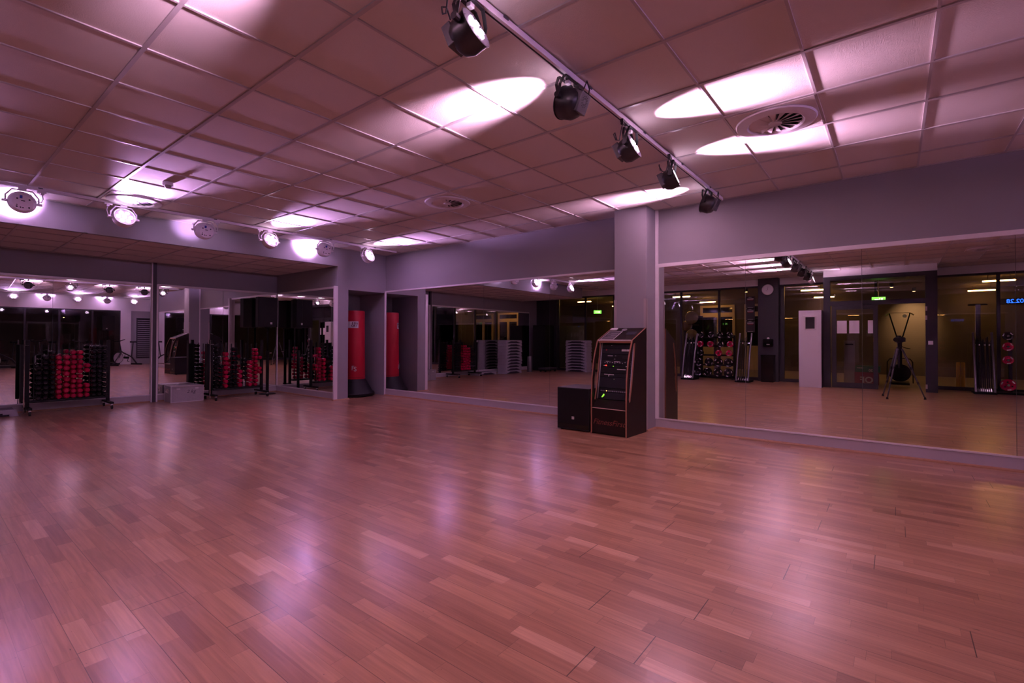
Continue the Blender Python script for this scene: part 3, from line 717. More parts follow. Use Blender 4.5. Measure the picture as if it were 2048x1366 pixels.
cols1 = [(1.343, 'black', 0, st(.2515, 7, .079)), (1.420, 'black', 0, st(.2515, 9, .079)), (1.500, 'black', 0, st(.2515, 10, .079)),
         (1.577, 'red', 0, st(.2515, 9, .079)), (1.668, 'red', 1, st(.2560, 8, .090)), (1.752, 'red', 0, st(.2515, 10, .079)), (1.834, 'red', 0, st(.2515, 10, .079)),
         (1.925, 'red', 0, [.2515, .3305, .4095, .662, .741]), (2.010, 'black', 0, st(.2515, 11, .079)), (2.082, 'black', 0, st(.2515, 11, .079)), (2.150, 'black', 0, st(.2515, 11, .079))]
def mids(cols): 
    xs_ = [c[0] for c in cols]; return [xs_[0]-.045]+[(a+b)/2 for a, b in zip(xs_, xs_[1:])]+[xs_[-1]+.045]
dumbbell_rack(R1, L1, 'left wheeled dumbbell rack with red and black dumbbells, left of the steel post', mids(cols1))
nd = fill('left', R1, cols1, 0, 'dumbbells on the left rack')
k = .9865
cols2 = [(3.872*k-.005, 'black', 0, st(.2515, 11, .079)), (3.892, 'black', 0, st(.2515, 6, .079)), (4.032*k, 'red', 1, st(.2560, 8, .090)), (4.118*k, 'black', 0, st(.2515, 4, .079)),
         (4.207*k, 'black', 1, st(.2560, 9, .090)), (4.300*k, 'red', 1, st(.2560, 4, .090)), (4.392*k, 'black', 1, [.40, .49, .58, .67, .76]),
         (4.492*k, 'red', 1, st(.2560, 6, .090)), (4.548, 'red', 0, st(.2515, 10, .079)), (4.628, 'red', 0, [.50, .579, .80])]
dumbbell_rack(R2, L2, 'right wheeled dumbbell rack between aluminium case and speaker stand', mids(cols2))
nd += fill('right', R2, cols2, 0, 'dumbbells on the right rack')
# ================================================================== ALUMINIUM CASE
cs = thing('aluminium_case', 'aluminium transport case marked 2 kg on floor by the steel post', 'case', (3.36, 10.66, 0), R(-1.5))
MB().box(-.26, .26, -.19, .19, 0, .262).build('body', M_case, cs, bevel=.004)
MB().box(-.262, .262, -.192, .192, .264, .302).build('lid', M_case, cs, bevel=.004)
ed = MB()
for s in (-1, 1):
    ed.box(s*.263-.006, s*.263+.006, -.197, -.185, 0, .302)
    ed.box(s*.263-.006, s*.263+.006, .185, .197, 0, .302)
for z in (.0, .296): ed.box(-.263, .263, -.197, -.187, z, z+.008)
ed.build('edge_profile', M_alu, cs, smooth=0)
for x in (-.15, .15): MB().box(x-.03, x+.03, -.1985, -.191, .235, .262).build('latch', M_alu, cs, bevel=.002)
hn = MB().box(-.268, -.261, -.06, .06, .17, .245).tube([(-.27, -.045, .225), (-.285, -.045, .19), (-.285, .045, .19), (-.27, .045, .225)], .006, 8); hn.build('handle', M_chrome, cs)
lettering('2 kg', .085, mat('marker_ink', (.04, .03, .05), .6), cs, (.06, -.1925, .19), FACE_NY, 'handwriting', shear=.25)

# ================================================================== SPEAKER ON STAND (and one more by the far wall)
def speaker(loc, rz, label):
    o = thing('loudspeaker', label, 'loudspeaker', loc, rz)
    prof = [(-.20, -.02), (.20, -.02), (.20, .12), (.12, .33), (-.12, .33), (-.20, .12)]
    MB().prism(prof, 0, .635, 'z').build('cabinet', M_blackpaint, o, smooth=0)
    MB().box(-.188, .188, -.030, -.020, .012, .623).build('front_grille', M_black, o, bevel=.004)
    hd = MB()
    for s in (-1, 1):
        for z in (.30, .40): hd.box(s*.2005-.001, s*.2005+.001, .02, .075, z-.03, z+.03)
    hd.build('side_handle', M_rubber, o, smooth=0)
    bd = MB().box(.045, .085, -.0325, -.030, .06, .10).build('badge', M_label, o, smooth=0)
    lettering('LD', .026, M_black, bd, (.065, -.033, .08), FACE_NY, 'logo')
    return o
def speaker_stand(loc, label, hgt):
    o = thing('speaker_stand', label, 'speaker stand', loc)
    MB().lathe([(.165, 0), (.165, .012), (.14, .02), (.03, .026), (.03, .03)], 36).build('base_plate', M_black, o)
    MB().cyl((0, 0, .02), (0, 0, .9), .030, n=16).build('lower_pole', M_black, o)
    MB().cyl((0, 0, .85), (0, 0, hgt), .019, n=14).build('upper_pole', M_blackgloss, o)
    MB().cyl((0, 0, .84), (0, 0, .93), .038, n=16).build('collar', M_black, o)
    MB().cyl((.03, -.0, .885), (.075, -.02, .885), .012, n=10).build('clamp_knob', M_chrome, o)
    MB().cyl((0, 0, hgt-.02), (0, 0, hgt), .07, n=20).build('top_plate', M_black, o)
    return o
speaker_stand((4.905, 10.62, 0), 'black speaker stand with round base in the alcove corner', 1.44)
speaker((4.845, 10.50, 1.442), R(-3), 'black loudspeaker on the stand in the alcove corner')
speaker_stand((4.55, -4.75, 0), 'black speaker stand by the far glass wall, seen only in alcove mirror', 1.50)
speaker((4.55, -4.63, 1.502), PI, 'black loudspeaker by the far glass wall, seen only in alcove mirror')

# ================================================================== AEROBIC STEPS
def make_step():
    o = thing('aerobic_step', 'x', 'aerobic step', (0, 0, 0))
    w = .455
    poly = [(-w, 0), (-w+.028, .100), (w-.028, .100), (w, 0), (w-.10, 0), (w-.10, .030), (w-.17, .030), (w-.17, .052), (w-.24, .052), (w-.24, .072), (-w+.24, .072), (-w+.24, .052), (-w+.17, .052), (-w+.17, .030), (-w+.10, .030), (-w+.10, 0)]
    # body with stepped notch under both long sides
    mb = MB()
    # notch is concave: build from strips
    xs = [-w, -w+.10, -w+.17, -w+.24, w-.24, w-.17, w-.10, w]; zs = [0, .030, .052, .072, .052, .030, 0]
    def ztop(x): return min(.1, (x+w)/.028*.1, (w-x)/.028*.1)
    for a, b, z in zip(xs, xs[1:], zs):
        if a == -w: pl = [(a, 0), (b, 0), (b, .1), (a+.028, .1)]
        elif b == w: pl = [(a, 0), (b, 0), (b-.028, .1), (a, .1)]
        else: pl = [(a, z), (b, z), (b, .1), (a, .1)]
        mb.prism(pl, -.185, .185, 'y')
    mb.build('platform', M_step, o, smooth=0)
    MB().box(-w+.03, w-.03, -.155, .155, .004, .070).build('inner_frame', M_stepdark, o, smooth=0)
    MB().box(-w+.05, w-.05, -.165, .165, .100, .1035).build('top_mat', mat('step_mat', (.19, .18, .21), .8, bump=.5, bscale=200), o, smooth=0)
    return o
proto = make_step()
used = False
def put_step(loc, rz, label, group):
    global used
    if not used:
        used = True; o = proto; o.location = loc; o.rotation_euler = (0, 0, rz); o['label'] = label; o['group'] = group
    else: o = dup(proto, loc, rz, label, group)
put_step((.675, 10.755, 0), R(-1.5), 'single grey aerobic step lying on floor at left picture edge', 'aerobic steps')
P = .1045
for q in range(11):
    r_ = random.Random(q)
    w_ = 'bottom' if q == 0 else ('topmost' if q == 10 else ORD[q]+' from bottom')
    put_step((-.435+r_.uniform(-.012, .012), 10.53+r_.uniform(-.01, .01), q*P), r_.uniform(-.012, .012), 'grey aerobic step, %s of the stack beside the dumbbell rack' % w_, 'aerobic steps in the alcove stack')
for q in range(11):
    r_ = random.Random(q+50)
    w_ = 'bottom' if q == 0 else ('topmost' if q == 10 else ORD[q]+' from bottom')
    put_step((-2.74+r_.uniform(-.012, .012), 9.13+r_.uniform(-.012, .012), q*P), PI/2+r_.uniform(-.012, .012), 'grey aerobic step, %s of the stack by the glass partition' % w_, 'aerobic steps stacked by the partition')

# ================================================================== BACK-OF-ROOM EQUIPMENT (seen in the mirrors)
ck = thing('wall_clock', 'round white wall clock high on the dark column, mirrored', 'clock', (-2.72, 2.849, 2.64), PI/2)
MB().lathe([(.145, 0), (.155, .006), (.155, .03), (.146, .036), (.140, .030)], 40, mtx=Matrix.Rotation(PI/2, 4, 'X')).build('rim', M_alu, ck)
MB().cyl((0, -.026, 0), (0, -.024, 0), .142, n=40).build('dial', M_label, ck)
hd = MB()
hd.box(-.004, .004, -.030, -.028, -.015, .085, 0, Matrix.Rotation(R(-8), 4, 'Y')).box(-.005, .005, -.030, -.028, -.015, .06, 0, Matrix.Rotation(R(118), 4, 'Y'))
hd.build('clock_hands', M_dark, ck, smooth=0)
tk = MB()
for q in range(12): tk.box(-.003, .003, -.028, -.0262, .108, .128, 0, Matrix.Rotation(2*PI*q/12, 4, 'Y'))
tk.build('hour_marks', M_dark, ck, smooth=0)
pd = thing('paper_dispenser', 'small black paper towel dispenser on the dark column, mirrored', 'dispenser', (-2.72, 2.83, 1.00))
MB().box(0, .14, -.125, .125, 0, .22).build('housing', M_blackgloss, pd, bevel=.02)
MB().sphere((.07, 0, .235), .035, 12, sc=(1, 1, .9)).build('paper_tuft', M_paper, pd)
MB().box(.14, .142, -.05, .03, .06, .068).build('slot_label', M_label, pd, smooth=0)
bn = thing('waste_bin', 'tall black waste bin standing at the dark column, mirrored', 'bin', (-2.56, 2.815, 0))
MB().box(-.15, .15, -.16, .16, 0, .72).build('body', M_blackgloss, bn, bevel=.01)
MB().box(-.155, .155, -.165, .165, .72, .765).build('lid', M_blackgloss, bn, bevel=.008)
for q, (z0, lb) in enumerate(((2.14, 'topmost of three black posters on the glass beside the clock column'), (1.78, 'middle one of three black posters on the glass beside the clock column'), (1.42, 'lowest of three black posters on the glass beside the clock column'))):
    po = thing('poster', lb, 'poster', (-2.955, 3.36, z0), 0, 'black posters on the partition')
    MB().box(0, .004, -.12, .12, 0, .345).build('sheet', mat('black_poster', (.02, .018, .02), .5), po, smooth=0)
    MB().box(.004, .005, -.075, .075, .235, .245).build('red_line', M_redtext, po, smooth=0)
    MB().box(.004, .005, -.085, .085, .262, .280).box(.004, .005, -.03, .05, .318, .325).box(.004, .005, -.075, .075, .02, .026).build('text_bar', M_label, po, smooth=0)
cb = thing('cupboard', 'tall narrow white cupboard with framed notice, mirrored left of the door', 'cupboard', (-1.70, 1.67, 0))
MB().box(-.20, .20, -.245, .245, 0, 1.945).build('body', mat('pale_cupboard', (.56, .54, .57), .5), cb, bevel=.003)
MB().box(-.20, .195, -.249, -.245, 0, 1.945).build('side_panel', M_dark, cb, smooth=0)  # shade on the cupboard's unlit side, painted as a thin dark sheet
fn = thing('notice_frame', 'silver framed dark notice hanging on the white cupboard, mirrored', 'framed notice', (-1.498, 1.665, 1.46))
MB().box(0, .012, -.12, .12, 0, .335).build('frame', M_alu, fn, bevel=.003)
MB().box(.012, .013, -.10, .10, .02, .315).build('sheet', mat('dark_notice', (.022, .021, .024), .6, spec=.2), fn, smooth=0)
for y0, y1, lb in ((.925, 1.128, 'leftmost white paper sheet taped on the glass door, mirrored'), (.67, .874, 'middle white paper sheet taped on the glass door, mirrored'), (.40, .50, 'narrow white sheet at right edge of glass door, mirrored')):
    tag(MB().box(-1.8628, -1.861, y0, y1, 1.365, 1.68).build('paper_sheet', M_paper, smooth=0), lb, 'paper', 'papers on the glass door')
tag(MB().box(-1.90, -1.893, -.70, -.615, 1.10, 1.185).build('light_switch', M_label, smooth=0, bevel=.002), 'white light switch on dark door post, mirrored', 'switch')
# weight plate rack
pr = thing('plate_rack', 'black weight plate rack standing in front of glass partition, mirrored', 'weight rack', (-2.72, 4.30, 0))
for y in (-.55, .55): MB().box(-.03, .03, y-.03, y+.03, 0, 1.33).build('upright', M_blackpaint, pr, smooth=0)
for z in (.08, .42, .72, 1.00, 1.26): MB().box(-.02, .03, -.52, .52, z-.025, z+.025).build('crossbar', M_blackpaint, pr, smooth=0)
for y in (-.55, .55): MB().box(-.22, .20, y-.03, y+.03, 0, .04).build('foot', M_blackpaint, pr, smooth=0)
def plate_mesh(r, th, col):
    mb = MB()
    mtx = Matrix.Rotation(PI/2, 4, 'Y')
    mb.lathe([(.028, -th/2), (.05, -th/2), (.055, -th/2+.006), (r-.03, -th/2+.006), (r-.02, -th/2), (r-.004, -th/2), (r, -th/2+.005), (r, th/2-.005), (r-.004, th/2), (r-.02, th/2), (r-.03, th/2-.006), (.055, th/2-.006), (.05, th/2), (.028, th/2), (.028, -th/2)], 24, 0, mtx)
    for q in range(3):
        a = 2*PI*q/3+.5
        mb.box(th/2-.002, th/2+.0015, -.03, .03, r*.70, r*.86, 1, Matrix.Rotation(a, 4, 'X'))
    for q in range(3):
        a = 2*PI*q/3+.5+PI/3
        mb.cyl((th/2-.006, 0, r*.5), (th/2-.003, 0, r*.5), r*.13, n=10, m=2, mtx=Matrix.Rotation(a, 4, 'X'))
    return mb
PM = {}
for c, m in (('red', M_redv), ('black', M_blackv)):
    for sz, r, th in (('small', .095, .05), ('large', .136, .04)):
        o = plate_mesh(r, th, c).build('weight_plate', [m, M_label, M_black]); PM[c, sz] = o.data; bpy.data.objects.remove(o)
def plate(x, y, z, c, sz, rot, lb, grp):
    o = bpy.data.objects.new('weight_plate', PM[c, sz]); COL.objects.link(o); o.location = (x, y, z); o.rotation_euler = (rot, 0, R(8)); tag(o, lb, 'weight plate', grp)
rows = [('top row', 1.345, [(4.68, 'black', 'small'), (4.39, 'black', 'small'), (4.125, 'black', 'small'), (3.85, 'black', 'small')]),
        ('second row', 1.06, [(4.71, 'red', 'small'), (4.41, 'red', 'small'), (4.11, 'black', 'small'), (3.84, 'red', 'small')]),
        ('third row', .79, [(4.70, 'black', 'small'), (4.165, 'red', 'small'), (3.87, 'red', 'small')]),
        ('fourth row', .505, [(4.76, 'black', 'large'), (4.45, 'black', 'large'), (4.175, 'black', 'large'), (3.885, 'black', 'large')]),
        ('bottom row', .205, [(4.77, 'black', 'large'), (4.49, 'black', 'large'), (4.19, 'black', 'large'), (3.895, 'black', 'large')])]
for rn, z, items in rows:
    pn = MB()
    for q, (y, c, sz) in enumerate(items):
        plate(-2.60, y, z, c, sz, (q*41 % 17)*.2, '%s weight plate, %s from left in mirrored %s of plate rack' % (c, NTH[q], rn), 'weight plates on the rack')
        pn.cyl((-2.70-(-2.72), y-4.30, z), (-2.56-(-2.72), y-4.30, z), .024, n=10)
    pn.build('peg', M_chrome, pr)
pr2 = thing('plate_rack', 'second black weight plate rack at right edge of the mirrored view', 'weight rack', (-2.75, -2.05, 0))
MB().box(-.03, .03, -.03, .03, 0, 1.33).build('upright', M_blackpaint, pr2, smooth=0); MB().box(-.22, .30, -.25, .25, 0, .04).build('foot', M_blackpaint, pr2, smooth=0)
pn = MB()
for z, c, sz, lb in ((1.30, 'black', 'small', 'black weight plate on top peg at mirrored right edge'), (1.06, 'red', 'small', 'upper small red weight plate at mirrored right edge'), (.76, 'red', 'small', 'lower small red weight plate at mirrored right edge'), (.20, 'red', 'large', 'large red weight plate marked 10 near floor at mirrored right edge')):
    plate(-2.62, -2.0, z, c, sz, .4, lb, 'weight plates on second rack'); pn.cyl((.03, .05, z), (.17, .05, z), .024, n=10)
pn.build('peg', M_chrome, pr2)
# barbell racks
def bar_rack(loc, label):
    o = thing('bar_rack', label, 'bar rack', loc)
    for y in (-.155, .155): MB().tube([(.22, y, .02), (.18, y, .2), (.03, y, .75), (-.23, y, 1.38)], .022, 12).build('post', mat('grey_tube', (.20, .19, .21), .28, metal=.6), o)
    MB().box(-.30, .26, -.185, .185, 0, .05).build('base', M_blackpaint, o, bevel=.006)
    MB().box(-.17, -.13, -.155, .155, 1.12, 1.16).build('comb', M_blackpaint, o, smooth=0)
    return o
def bars(x, y0, which, n):
    for q in range(n):
        y = y0-.115+.23*q/(n-1)
        o = MB().tube([(x+.13, y, .052), (x-.150, y+((q*3) % 5-2)*.006, 1.19+((q*7) % 4)*.03)], .013, 8)
        o.cyl((x+.13, y, .052), (x+.105, y, .13), .017, n=8, m=1).cyl((x-.128, y, 1.08), (x-.134, y, 1.11), .016, n=8, m=1)
        tag(o.build('barbell_bar', [M_black, M_chrome]), 'black barbell bar, %s from left in the %s' % (NTH[q], which), 'barbell bar', 'bars in the '+which)
bar_rack((-2.02, 4.845, 0), 'bar rack left of the plate rack, mirrored'); bars(-2.02, 4.845, 'mirrored bar rack left of the plate rack', 7)
bar_rack((-2.08, 3.345, 0), 'bar rack under the black posters, mirrored'); bars(-2.08, 3.345, 'mirrored bar rack under the posters', 5)
bar_rack((-2.45, -1.59, 0), 'bar rack right of the entrance, mirrored'); bars(-2.45, -1.59, 'mirrored bar rack right of the entrance', 8)
# behind the glass: exercise balls, tower, ski machine, boxes
for (y, z, r, lb) in ((5.31, 1.93, .215, 'largest gold exercise ball, uppermost of three behind the glass'), (5.58, 1.668, .18, 'middle gold exercise ball of the three behind the glass'), (5.30, 1.35, .19, 'lowest gold exercise ball of the three behind the glass')):
    tag(MB().sphere((0, 0, 0), r, 32).build('exercise_ball', M_gold, loc=(-3.95 if r == .18 else -3.62, y, z)), lb, 'exercise ball', 'exercise balls')
bs = thing('ball_shelf', 'black rack carrying the gold exercise balls behind the glass', 'ball rack', (-4.22, 5.42, 0))
MB().box(-.03, .03, -.30, .34, 0, 2.0).build('back_board', M_blackpaint, bs, smooth=0)
for z, y, x1 in ((1.714, -.11, .72), (1.487, .16, .38), (1.159, -.12, .72)):
    for dy_ in (-.06, .06): MB().box(.03, x1, y+dy_-.012, y+dy_+.012, z-.035, z-.012).build('arm', M_blackpaint, bs, smooth=0)
tw = thing('cable_tower', 'slim chrome cable tower with short top bar behind right bar rack, mirrored', 'training machine', (-3.3, -1.58, 0))
MB().box(-.04, .04, -.045, .045, .05, 2.06).build('column', M_chrome, tw, smooth=0)
MB().box(-.03, .03, -.17, .17, 2.04, 2.075).build('top_bar', M_dark, tw, smooth=0); MB().box(-.25, .25, -.15, .15, 0, .05).build('base', M_dark, tw, smooth=0)
tw2 = thing('cable_tower', 'slim chrome cable tower behind the mirrored plate rack', 'training machine', (-3.9, 4.62, 0))
MB().box(-.04, .04, -.045, .045, .05, 1.92).build('column', M_chrome, tw2, smooth=0); MB().box(-.25, .25, -.15, .15, 0, .05).build('base', M_dark, tw2, smooth=0)
sm = thing('ski_trainer', 'black ski training machine with raised arms behind the open door', 'training machine', (-4.3, -.12, 0))
MB().box(-.04, .04, -.05, .05, .08, 1.30).build('column', M_black, sm, smooth=0)
for s in (-1, 1):
    MB().tube([(0, s*.03, 1.15), (0, s*.225, 1.94)], .016, 10).build('arm', M_black, sm)
    MB().tube([(.02, s*.225, 1.94), (.04, s*.30, 1.88)], .014, 8).build('handle', mat('brass_handle', (.35, .25, .08), .4), sm)
    MB().tube([(.1, s*.05, .70), (.1, s*.22, .68), (.1, s*.27, .60), (.1, s*.28, .03)], .014, 8).build('side_rail', M_black, sm)
MB().tube([(0, -.225, 1.95), (0, .225, 1.95)], .006, 6).build('rope', M_black, sm)
MB().cyl((-.05, 0, .30), (.05, 0, .30), .24, n=32).build('fan_housing', M_black, sm)
MB().box(-.03, .05, -.11, .11, 1.15, 1.28).build('monitor', M_black, sm, bevel=.01)
MB().box(-.35, .45, -.20, .20, 0, .05).build('base', M_black, sm, smooth=0)
MB().cyl((.0, -.11, 1.86), (.03, -.11, 1.86), .045, n=20).build('reflector', M_label, sm)
bo = thing('plyo_box', 'red foam jump box with cream letters behind the glass door, mirrored', 'jump box', (-3.45, .60, 0))
MB().box(-.25, .25, -.28, .24, 0, .34).build('body', M_redbox, bo, bevel=.006); lettering('OF', .22, mat('cream_print', (.6, .5, .36), .5), bo, (.252, -.02, .13), FACE_PX, 'lettering', bold=.006)
bo2 = thing('plyo_box', 'green foam jump box lying on the red one behind the glass door, mirrored', 'jump box', (-3.45, .59, .34))
MB().box(-.25, .25, -.30, .24, 0, .16).build('body', M_greenbox, bo2, bevel=.006); lettering('20', .09, MATS['cream_print'], bo2, (.252, -.10, .05), FACE_PX, 'lettering', bold=.003); lettering('MOST', .05, MATS['cream_print'], bo2, (.252, .13, .11), FACE_PX, 'lettering', bold=.001)
bd = thing('foam_board', 'pale upright board with dark grip slot behind the glass door, mirrored', 'board', (-3.50, .97, 0))
MB().box(-.04, .04, -.125, .125, 0, 1.18).build('board', mat('pale_board', (.33, .29, .26), .6), bd, smooth=0); MB().box(.04, .043, -.09, .09, 1.06, 1.095).build('grip_slot', M_black, bd, smooth=0)
for y, lb in ((-1.28, 'left one of two yellow standing rollers behind the glass, mirrored'), (-1.37, 'right one of two yellow standing rollers behind the glass, mirrored')):
    tag(MB().lathe([(.040, 0), (.042, .02), (.042, .62), (.03, .64), (1e-5, .64)], 20).build('massage_roller', M_yellow, loc=(-4.0, y, 0)), lb, 'roller', 'yellow rollers')
sp = thing('training_straps', 'yellow suspension straps hanging behind the glass door, mirrored', 'straps', (-4.25, .40, 0))
MB().box(-.01, .01, -.03, .03, 1.70, 2.86).build('anchor_strap', M_black, sp, smooth=0)
MB().tube([(0, .02, 1.75), (0, .05, 1.15), (0, -.03, 1.15), (0, -.02, 1.75)], .018, 8).build('strap', M_yellow, sp)
# exit signs
def exit_sign(loc, rz, label):
    o = thing('exit_sign', label, 'exit sign', loc, rz)
    MB().cyl((0, 0, .13), (0, 0, 2.87-loc[2]), .006, n=8).build('rod', M_alu, o)
    MB().box(-.15, .15, -.015, .015, 0, .13).build('housing', M_green, o, smooth=0)
    pg = MB()
    for s in (-1, 1):
        pg.box(-.09, -.05, s*.0165-.001, s*.0165+.001, .03, .10).box(.0, .09, s*.0165-.001, s*.0165+.001, .055, .075).box(-.03, -.012, s*.0165-.001, s*.0165+.001, .03, .10)
    pg.build('pictogram', M_greenwhite, o, smooth=0)
    return o
exit_sign((-3.9, .33, 2.25), R(80), 'green exit sign hanging above the open door, mirrored')
exit_sign((-4.6, 9.35, 2.22), R(62), 'green exit sign hanging near the step stack by partition, mirrored')
# warm linear lamps in the gym
LN = []
for x, xn in ((-4.5, 'near'), (-7.6, 'far')):
    for y, yn in ((9.9, 'over the step stack by the partition'), (5.95, 'above the plate rack'), (1.95, 'above the white cupboard'), (-2.09, 'right of the entrance')):
        o = thing('tube_lamp', 'warm glowing tube lamp, %s row, %s, mirrored' % (xn, yn), 'tube lamp', (x, y, 2.72), 0, 'warm tube lamps behind the glass')
        MB().box(-.02, .02, -.30, .30, -.018, .012).build('tube', M_warm, o, smooth=0)
        MB().box(-.03, .03, -.31, .31, .012, .03).build('housing', M_dark, o, smooth=0)
        MB().cyl((0, -.2, .03), (0, -.2, .15), .005, n=6).cyl((0, .2, .03), (0, .2, .15), .005, n=6).build('hanger', M_dark, o, smooth=0)
        la = bpy.data.lights.new('tube_glow', 'AREA'); la.shape = 'RECTANGLE'; la.size = .04; la.size_y = .6; la.energy = .8; la.color = (1, .50, .20)
        lo = bpy.data.objects.new('tube_glow', la); COL.objects.link(lo); lo.parent = o; lo.location = (0, 0, -.022)
# downlight that gilds the wall behind the door
dn = thing('ceiling_downlight', 'small dark ceiling downlight shining on the wall behind the door, mirrored', 'downlight', (-7.2, -.5, 2.87))
MB().cyl((0, 0, -.12), (0, 0, 0), .05, n=20).build('can', M_dark, dn); MB().cyl((0, 0, -.123), (0, 0, -.12), .035, n=16).build('bulb', M_bulb, dn)
li = bpy.data.lights.new('downlight_beam', 'SPOT'); li.energy = 230; li.color = (1, .56, .26); li.spot_size = R(66); li.spot_blend = 1.0; li.shadow_soft_size = .04
lo = bpy.data.objects.new('downlight_beam', li); COL.objects.link(lo); lo.parent = dn; lo.location = (0, 0, -.13); lo.rotation_euler = (0, R(52), 0)
for x, y, lb in ((-4.2, 3.75, 'small black ceiling spot glowing warm above the posters, mirrored'), (-5.2, .05, 'small black ceiling spot above the ski machine, mirrored')):
    o = thing('ceiling_spot', lb, 'ceiling spot', (x, y, 2.87), 0, 'black ceiling spots in the gym')
    MB().cyl((0, 0, -.13), (0, 0, 0), .05, n=20).build('can', M_black, o); MB().cyl((0, 0, -.133), (0, 0, -.13), .038, n=16).build('bulb', M_bulb, o)
# digital clocks
dc = thing('digital_timer', 'blue digital timer on the far gym wall at mirrored right edge', 'timer', (XG+.03, -2.95, 2.31))
MB().box(-.03, .0, -.55, .36, 0, .18).build('housing', M_black, dc, bevel=.004); lettering('04:02.28', .17, M_ledblue, dc, (.002, -.06, .09), FACE_PX, 'digits', bold=.003)
# outside the far wall: a few warm lights in the dark
for q, (x, y, z, lb) in enumerate(((1.2, YO-1.6, 2.3, 'left pendant bulb behind far glass wall, in alcove mirror'), (3.4, YO-2.2, 2.1, 'middle pendant bulb behind far glass wall, in alcove mirror'), (4.6, YO-1.2, 2.45, 'right pendant bulb behind far glass wall, in alcove mirror'))):
    o = thing('pendant_lamp', lb, 'pendant lamp', (x, y, z), 0, 'pendant lamps behind the far glass')
    MB().cyl((0, 0, .05), (0, 0, 2.87-z), .004, n=6).build('cord', M_black, o); MB().lathe([(.07, 0), (.03, .06), (.01, .08)], 20).build('lamp_shade', M_black, o); MB().sphere((0, 0, .01), .028, 12).build('bulb', M_bulb, o)
# dark corner at far left end of alcove
lk = thing('equipment_locker', 'tall black equipment locker at far end of alcove, mirrored beside step stack', 'locker', (-2.52, 10.55, 0))
MB().box(-.30, .30, -.28, .28, 0, 1.72).build('body', M_black, lk, bevel=.006); MB().box(.30, .312, -.26, .26, .04, 1.68).build('door', M_blackpaint, lk, bevel=.004)
struct('wall_alcove_end', MB().box(-2.95, -2.86, 10.2, YB+.19, 0, ZC), M_dark, smooth=0)
dy = thing('dolly', 'low grey wheeled dolly before the black locker, mirrored', 'dolly', (-1.98, 9.98, 0), R(4))
MB().box(-.36, .36, -.16, .16, .085, .15).build('deck', M_darkgrey, dy, bevel=.006)
for x in (-.28, .28):
    for y in (-.11, .11): MB().cyl((x, y-.012, .042), (x, y+.012, .042), .042, n=16).box(x-.015, x+.015, y-.016, y+.016, .05, .086).build('caster', M_rubber, dy)
tag(MB().lathe([(.085, 0), (.09, .01), (.085, .55), (.080, .56), (.078, .52)], 24).build('waste_cylinder', M_cyl, loc=(-1.42, 10.40, 0)), 'grey metal cylinder bin between alcove step stack and locker, mirrored', 'bin')
tag(MB().box(-4.75, -4.70, 10.05, 11.5, 0, 1.75).build('partition_board', M_greypanel, smooth=0), 'grey green board standing behind the glass near exit sign, mirrored', 'board')

# spinning bikes by the far wall (only in the alcove mirror)
def bike():
    o = thing('spin_bike', 'x', 'exercise bike', (0, 0, 0), 0, 'spinning bikes by the far wall')
    M_bk = M_black; fw_ = MB()
    fw_.lathe([(.03, -.02), (.06, -.022), (.19, -.012), (.205, -.02), (.22, -.02), (.22, .02), (.205, .02), (.19, .012), (.06, .022), (.03, .02)], 32, 0, Matrix.Translation((0, .40, .33)) @ Matrix.Rotation(PI/2, 4, 'Y'))
    fw_.build('flywheel', M_alu, o)
    MB().lathe([(.222, -.024), (.236, -.024), (.236, .024), (.222, .024), (.222, -.024)], 32, 0, Matrix.Translation((0, .40, .33)) @ Matrix.Rotation(PI/2, 4, 'Y')).build('flywheel_rim', M_bk, o)
    MB().tube([(0, .62, .06), (0, .25, .60), (0, -.25, .35), (0, -.5, .06)], .03, 10).tube([(0, -.25, .35), (0, -.32, .98)], .022, 10).tube([(0, .25, .6), (0, .34, 1.02)], .024, 10).tube([(.05, .40, .33), (.05, .25, .62)], .012, 8).tube([(-.05, .40, .33), (-.05, .25, .62)], .012, 8).build('frame', mat('bike_frame', (.03, .03, .034), .35), o)
    for y in (.62, -.5): MB().box(-.25, .25, y-.03, y+.03, 0, .06).build('foot', M_bk, o, bevel=.005)
    MB().prism([(-.04, -.14), (.04, -.14), (.10, .10), (.06, .14), (-.06, .14), (-.10, .10)], .98, 1.04, 'z', mtx=Matrix.Translation((0, -.33, 0)) @ Matrix.Rotation(PI, 4, 'Z')).build('saddle', M_bk, o, bevel=.015)
    MB().tube([(-.22, .30, 1.12), (-.22, .44, 1.08), (-.10, .46, 1.03), (.10, .46, 1.03), (.22, .44, 1.08), (.22, .30, 1.12)], .016, 8).build('handlebar', M_bk, o)
    MB().cyl((-.09, .0, .33), (.09, .0, .33), .05, n=12).tube([(.10, 0, .33), (.11, .06, .17), (.2, .06, .17)], .012, 8).tube([(-.10, 0, .33), (-.11, -.06, .49), (-.2, -.06, .49)], .012, 8).build('crank', M_bk, o)
    return o
bk = bike()
for q, (x, y) in enumerate(((5.15, -4.55), (3.75, -4.40), (2.60, -4.45), (1.50, -4.40))):
    lb = ['spin bike nearest the louvred vent, in alcove mirror', 'second spin bike from the louvred vent, in alcove mirror', 'third spin bike from the louvred vent, in alcove mirror', 'spin bike farthest from the louvred vent, in alcove mirror'][q]
    if q == 0: bk.location = (x, y, 0); bk.rotation_euler = (0, 0, R(55)); bk['label'] = lb
    else: dup(bk, (x, y, 0), R(20+9*q), lb)

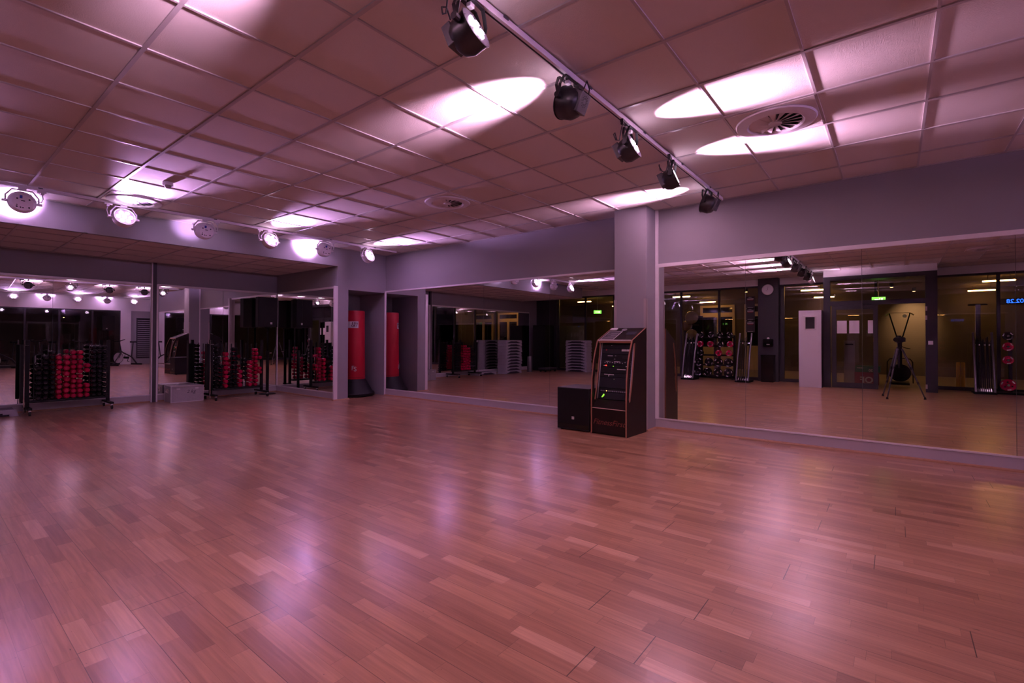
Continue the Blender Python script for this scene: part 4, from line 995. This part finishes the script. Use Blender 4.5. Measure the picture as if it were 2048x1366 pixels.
# ================================================================== CAMERA, ITS BODY AND TRIPOD
th_, pit, rol = .6696, .0105, .0030
fwv = Vector((math.cos(th_)*math.cos(pit), math.sin(th_)*math.cos(pit), math.sin(pit)))
rv = fwv.cross(Vector((0, 0, 1))).normalized(); uv = rv.cross(fwv)
rv, uv = math.cos(rol)*rv+math.sin(rol)*uv, -math.sin(rol)*rv+math.cos(rol)*uv
cd = bpy.data.cameras.new('view'); cam = bpy.data.objects.new('view', cd); COL.objects.link(cam)
mtx = Matrix((rv, uv, -fwv)).transposed().to_4x4(); mtx.translation = (0, 0, H); cam.matrix_world = mtx
cd.sensor_fit = 'HORIZONTAL'; cd.sensor_width = 36; cd.lens = 965.4/2048*36
cd.shift_y = (666.8-683)/2048; cd.clip_start = .05; cd.clip_end = 100
scene.camera = cam
pc = thing('photo_camera', 'black photo camera on the tripod, seen in the right mirror', 'camera', (0, 0, H))
pc.rotation_euler = (0, 0, th_-PI/2)      # local +Y looks along the view
MB().box(-.072, .072, -.16, -.10, -.055, .050).prism([(-.03, .05), (.03, .05), (.022, .085), (-.022, .085)], -.15, -.105, 'y').build('body', M_black, pc, bevel=.006)
MB().lathe([(.034, .0), (.038, .03), (.040, .075), (.036, .078)], 24, mtx=Matrix.Translation((0, -.10, 0)) @ Matrix.Rotation(-PI/2, 4, 'X')).build('lens_barrel', M_blackgloss, pc)
MB().box(-.078, -.072, -.15, -.11, -.05, .03).box(.072, .11, -.165, -.155, -.045, .035).build('grip', M_rubber, pc, bevel=.004)
tp = thing('tripod', 'black tripod with spread legs carrying the camera, seen in the right mirror', 'tripod', (-.085, -.06, 0))
MB().cyl((.0, -.02, 1.06), (.0, -.02, 1.155), .028, n=16).box(-.04, .04, -.06, .02, 1.14, 1.157).cyl((0, -.02, 1.02), (0, -.02, 1.06), .045, n=16).build('head', M_black, tp)
MB().cyl((0, -.02, .62), (0, -.02, 1.03), .016, n=12).build('centre_column', M_black, tp)
MB().tube([(0, -.02, 1.09), (-.12, -.12, 1.04), (-.22, -.20, 1.02)], .008, 8).build('pan_handle', M_black, tp)
for fx, fy in ((-.36, .194), (.30, .115), (-.10, -.487)):
    a = Vector((0, -.02, 1.02)); b = Vector((fx+.085, fy+.06, .02)); d_ = b-a
    a1 = a+Vector((d_.x, d_.y, 0)).normalized()*.05; m1 = a1.lerp(b, .40); m2 = a1.lerp(b, .70)
    lg = MB().cyl(a1, m1, .020, n=12).cyl(m1, m2, .016, n=12).cyl(m2, b, .012, n=12).build('leg', M_darkgrey, tp)
    MB().cyl(m1-d_*.03, m1+d_*.02, .023, n=12).cyl(m2-d_*.03, m2+d_*.02, .019, n=12).build('leg_lock', M_rubber, lg); MB().cyl((b.x, b.y, 0), (b.x, b.y, .045), .022, .016, n=12).build('rubber_foot', M_rubber, lg)

# ================================================================== WORLD AND RENDER SETTINGS
w = bpy.data.worlds.new('night'); scene.world = w; w.use_nodes = True
w.node_tree.nodes['Background'].inputs[0].default_value = (.01, .012, .02, 1); w.node_tree.nodes['Background'].inputs[1].default_value = .2
scene.view_settings.view_transform = 'Standard'; scene.view_settings.look = 'None'; scene.view_settings.gamma = 1; scene.view_settings.exposure = 0.40
scene.view_settings.use_curve_mapping = False
cy_ = scene.cycles
cy_.max_bounces = 8; cy_.diffuse_bounces = 3; cy_.glossy_bounces = 6; cy_.transmission_bounces = 4; cy_.transparent_max_bounces = 12
cy_.sample_clamp_indirect = 40; cy_.blur_glossy = .6; cy_.use_denoising = True
cy_.use_guiding = True; cy_.use_surface_guiding = True; cy_.use_volume_guiding = False; cy_.guiding_training_samples = 128
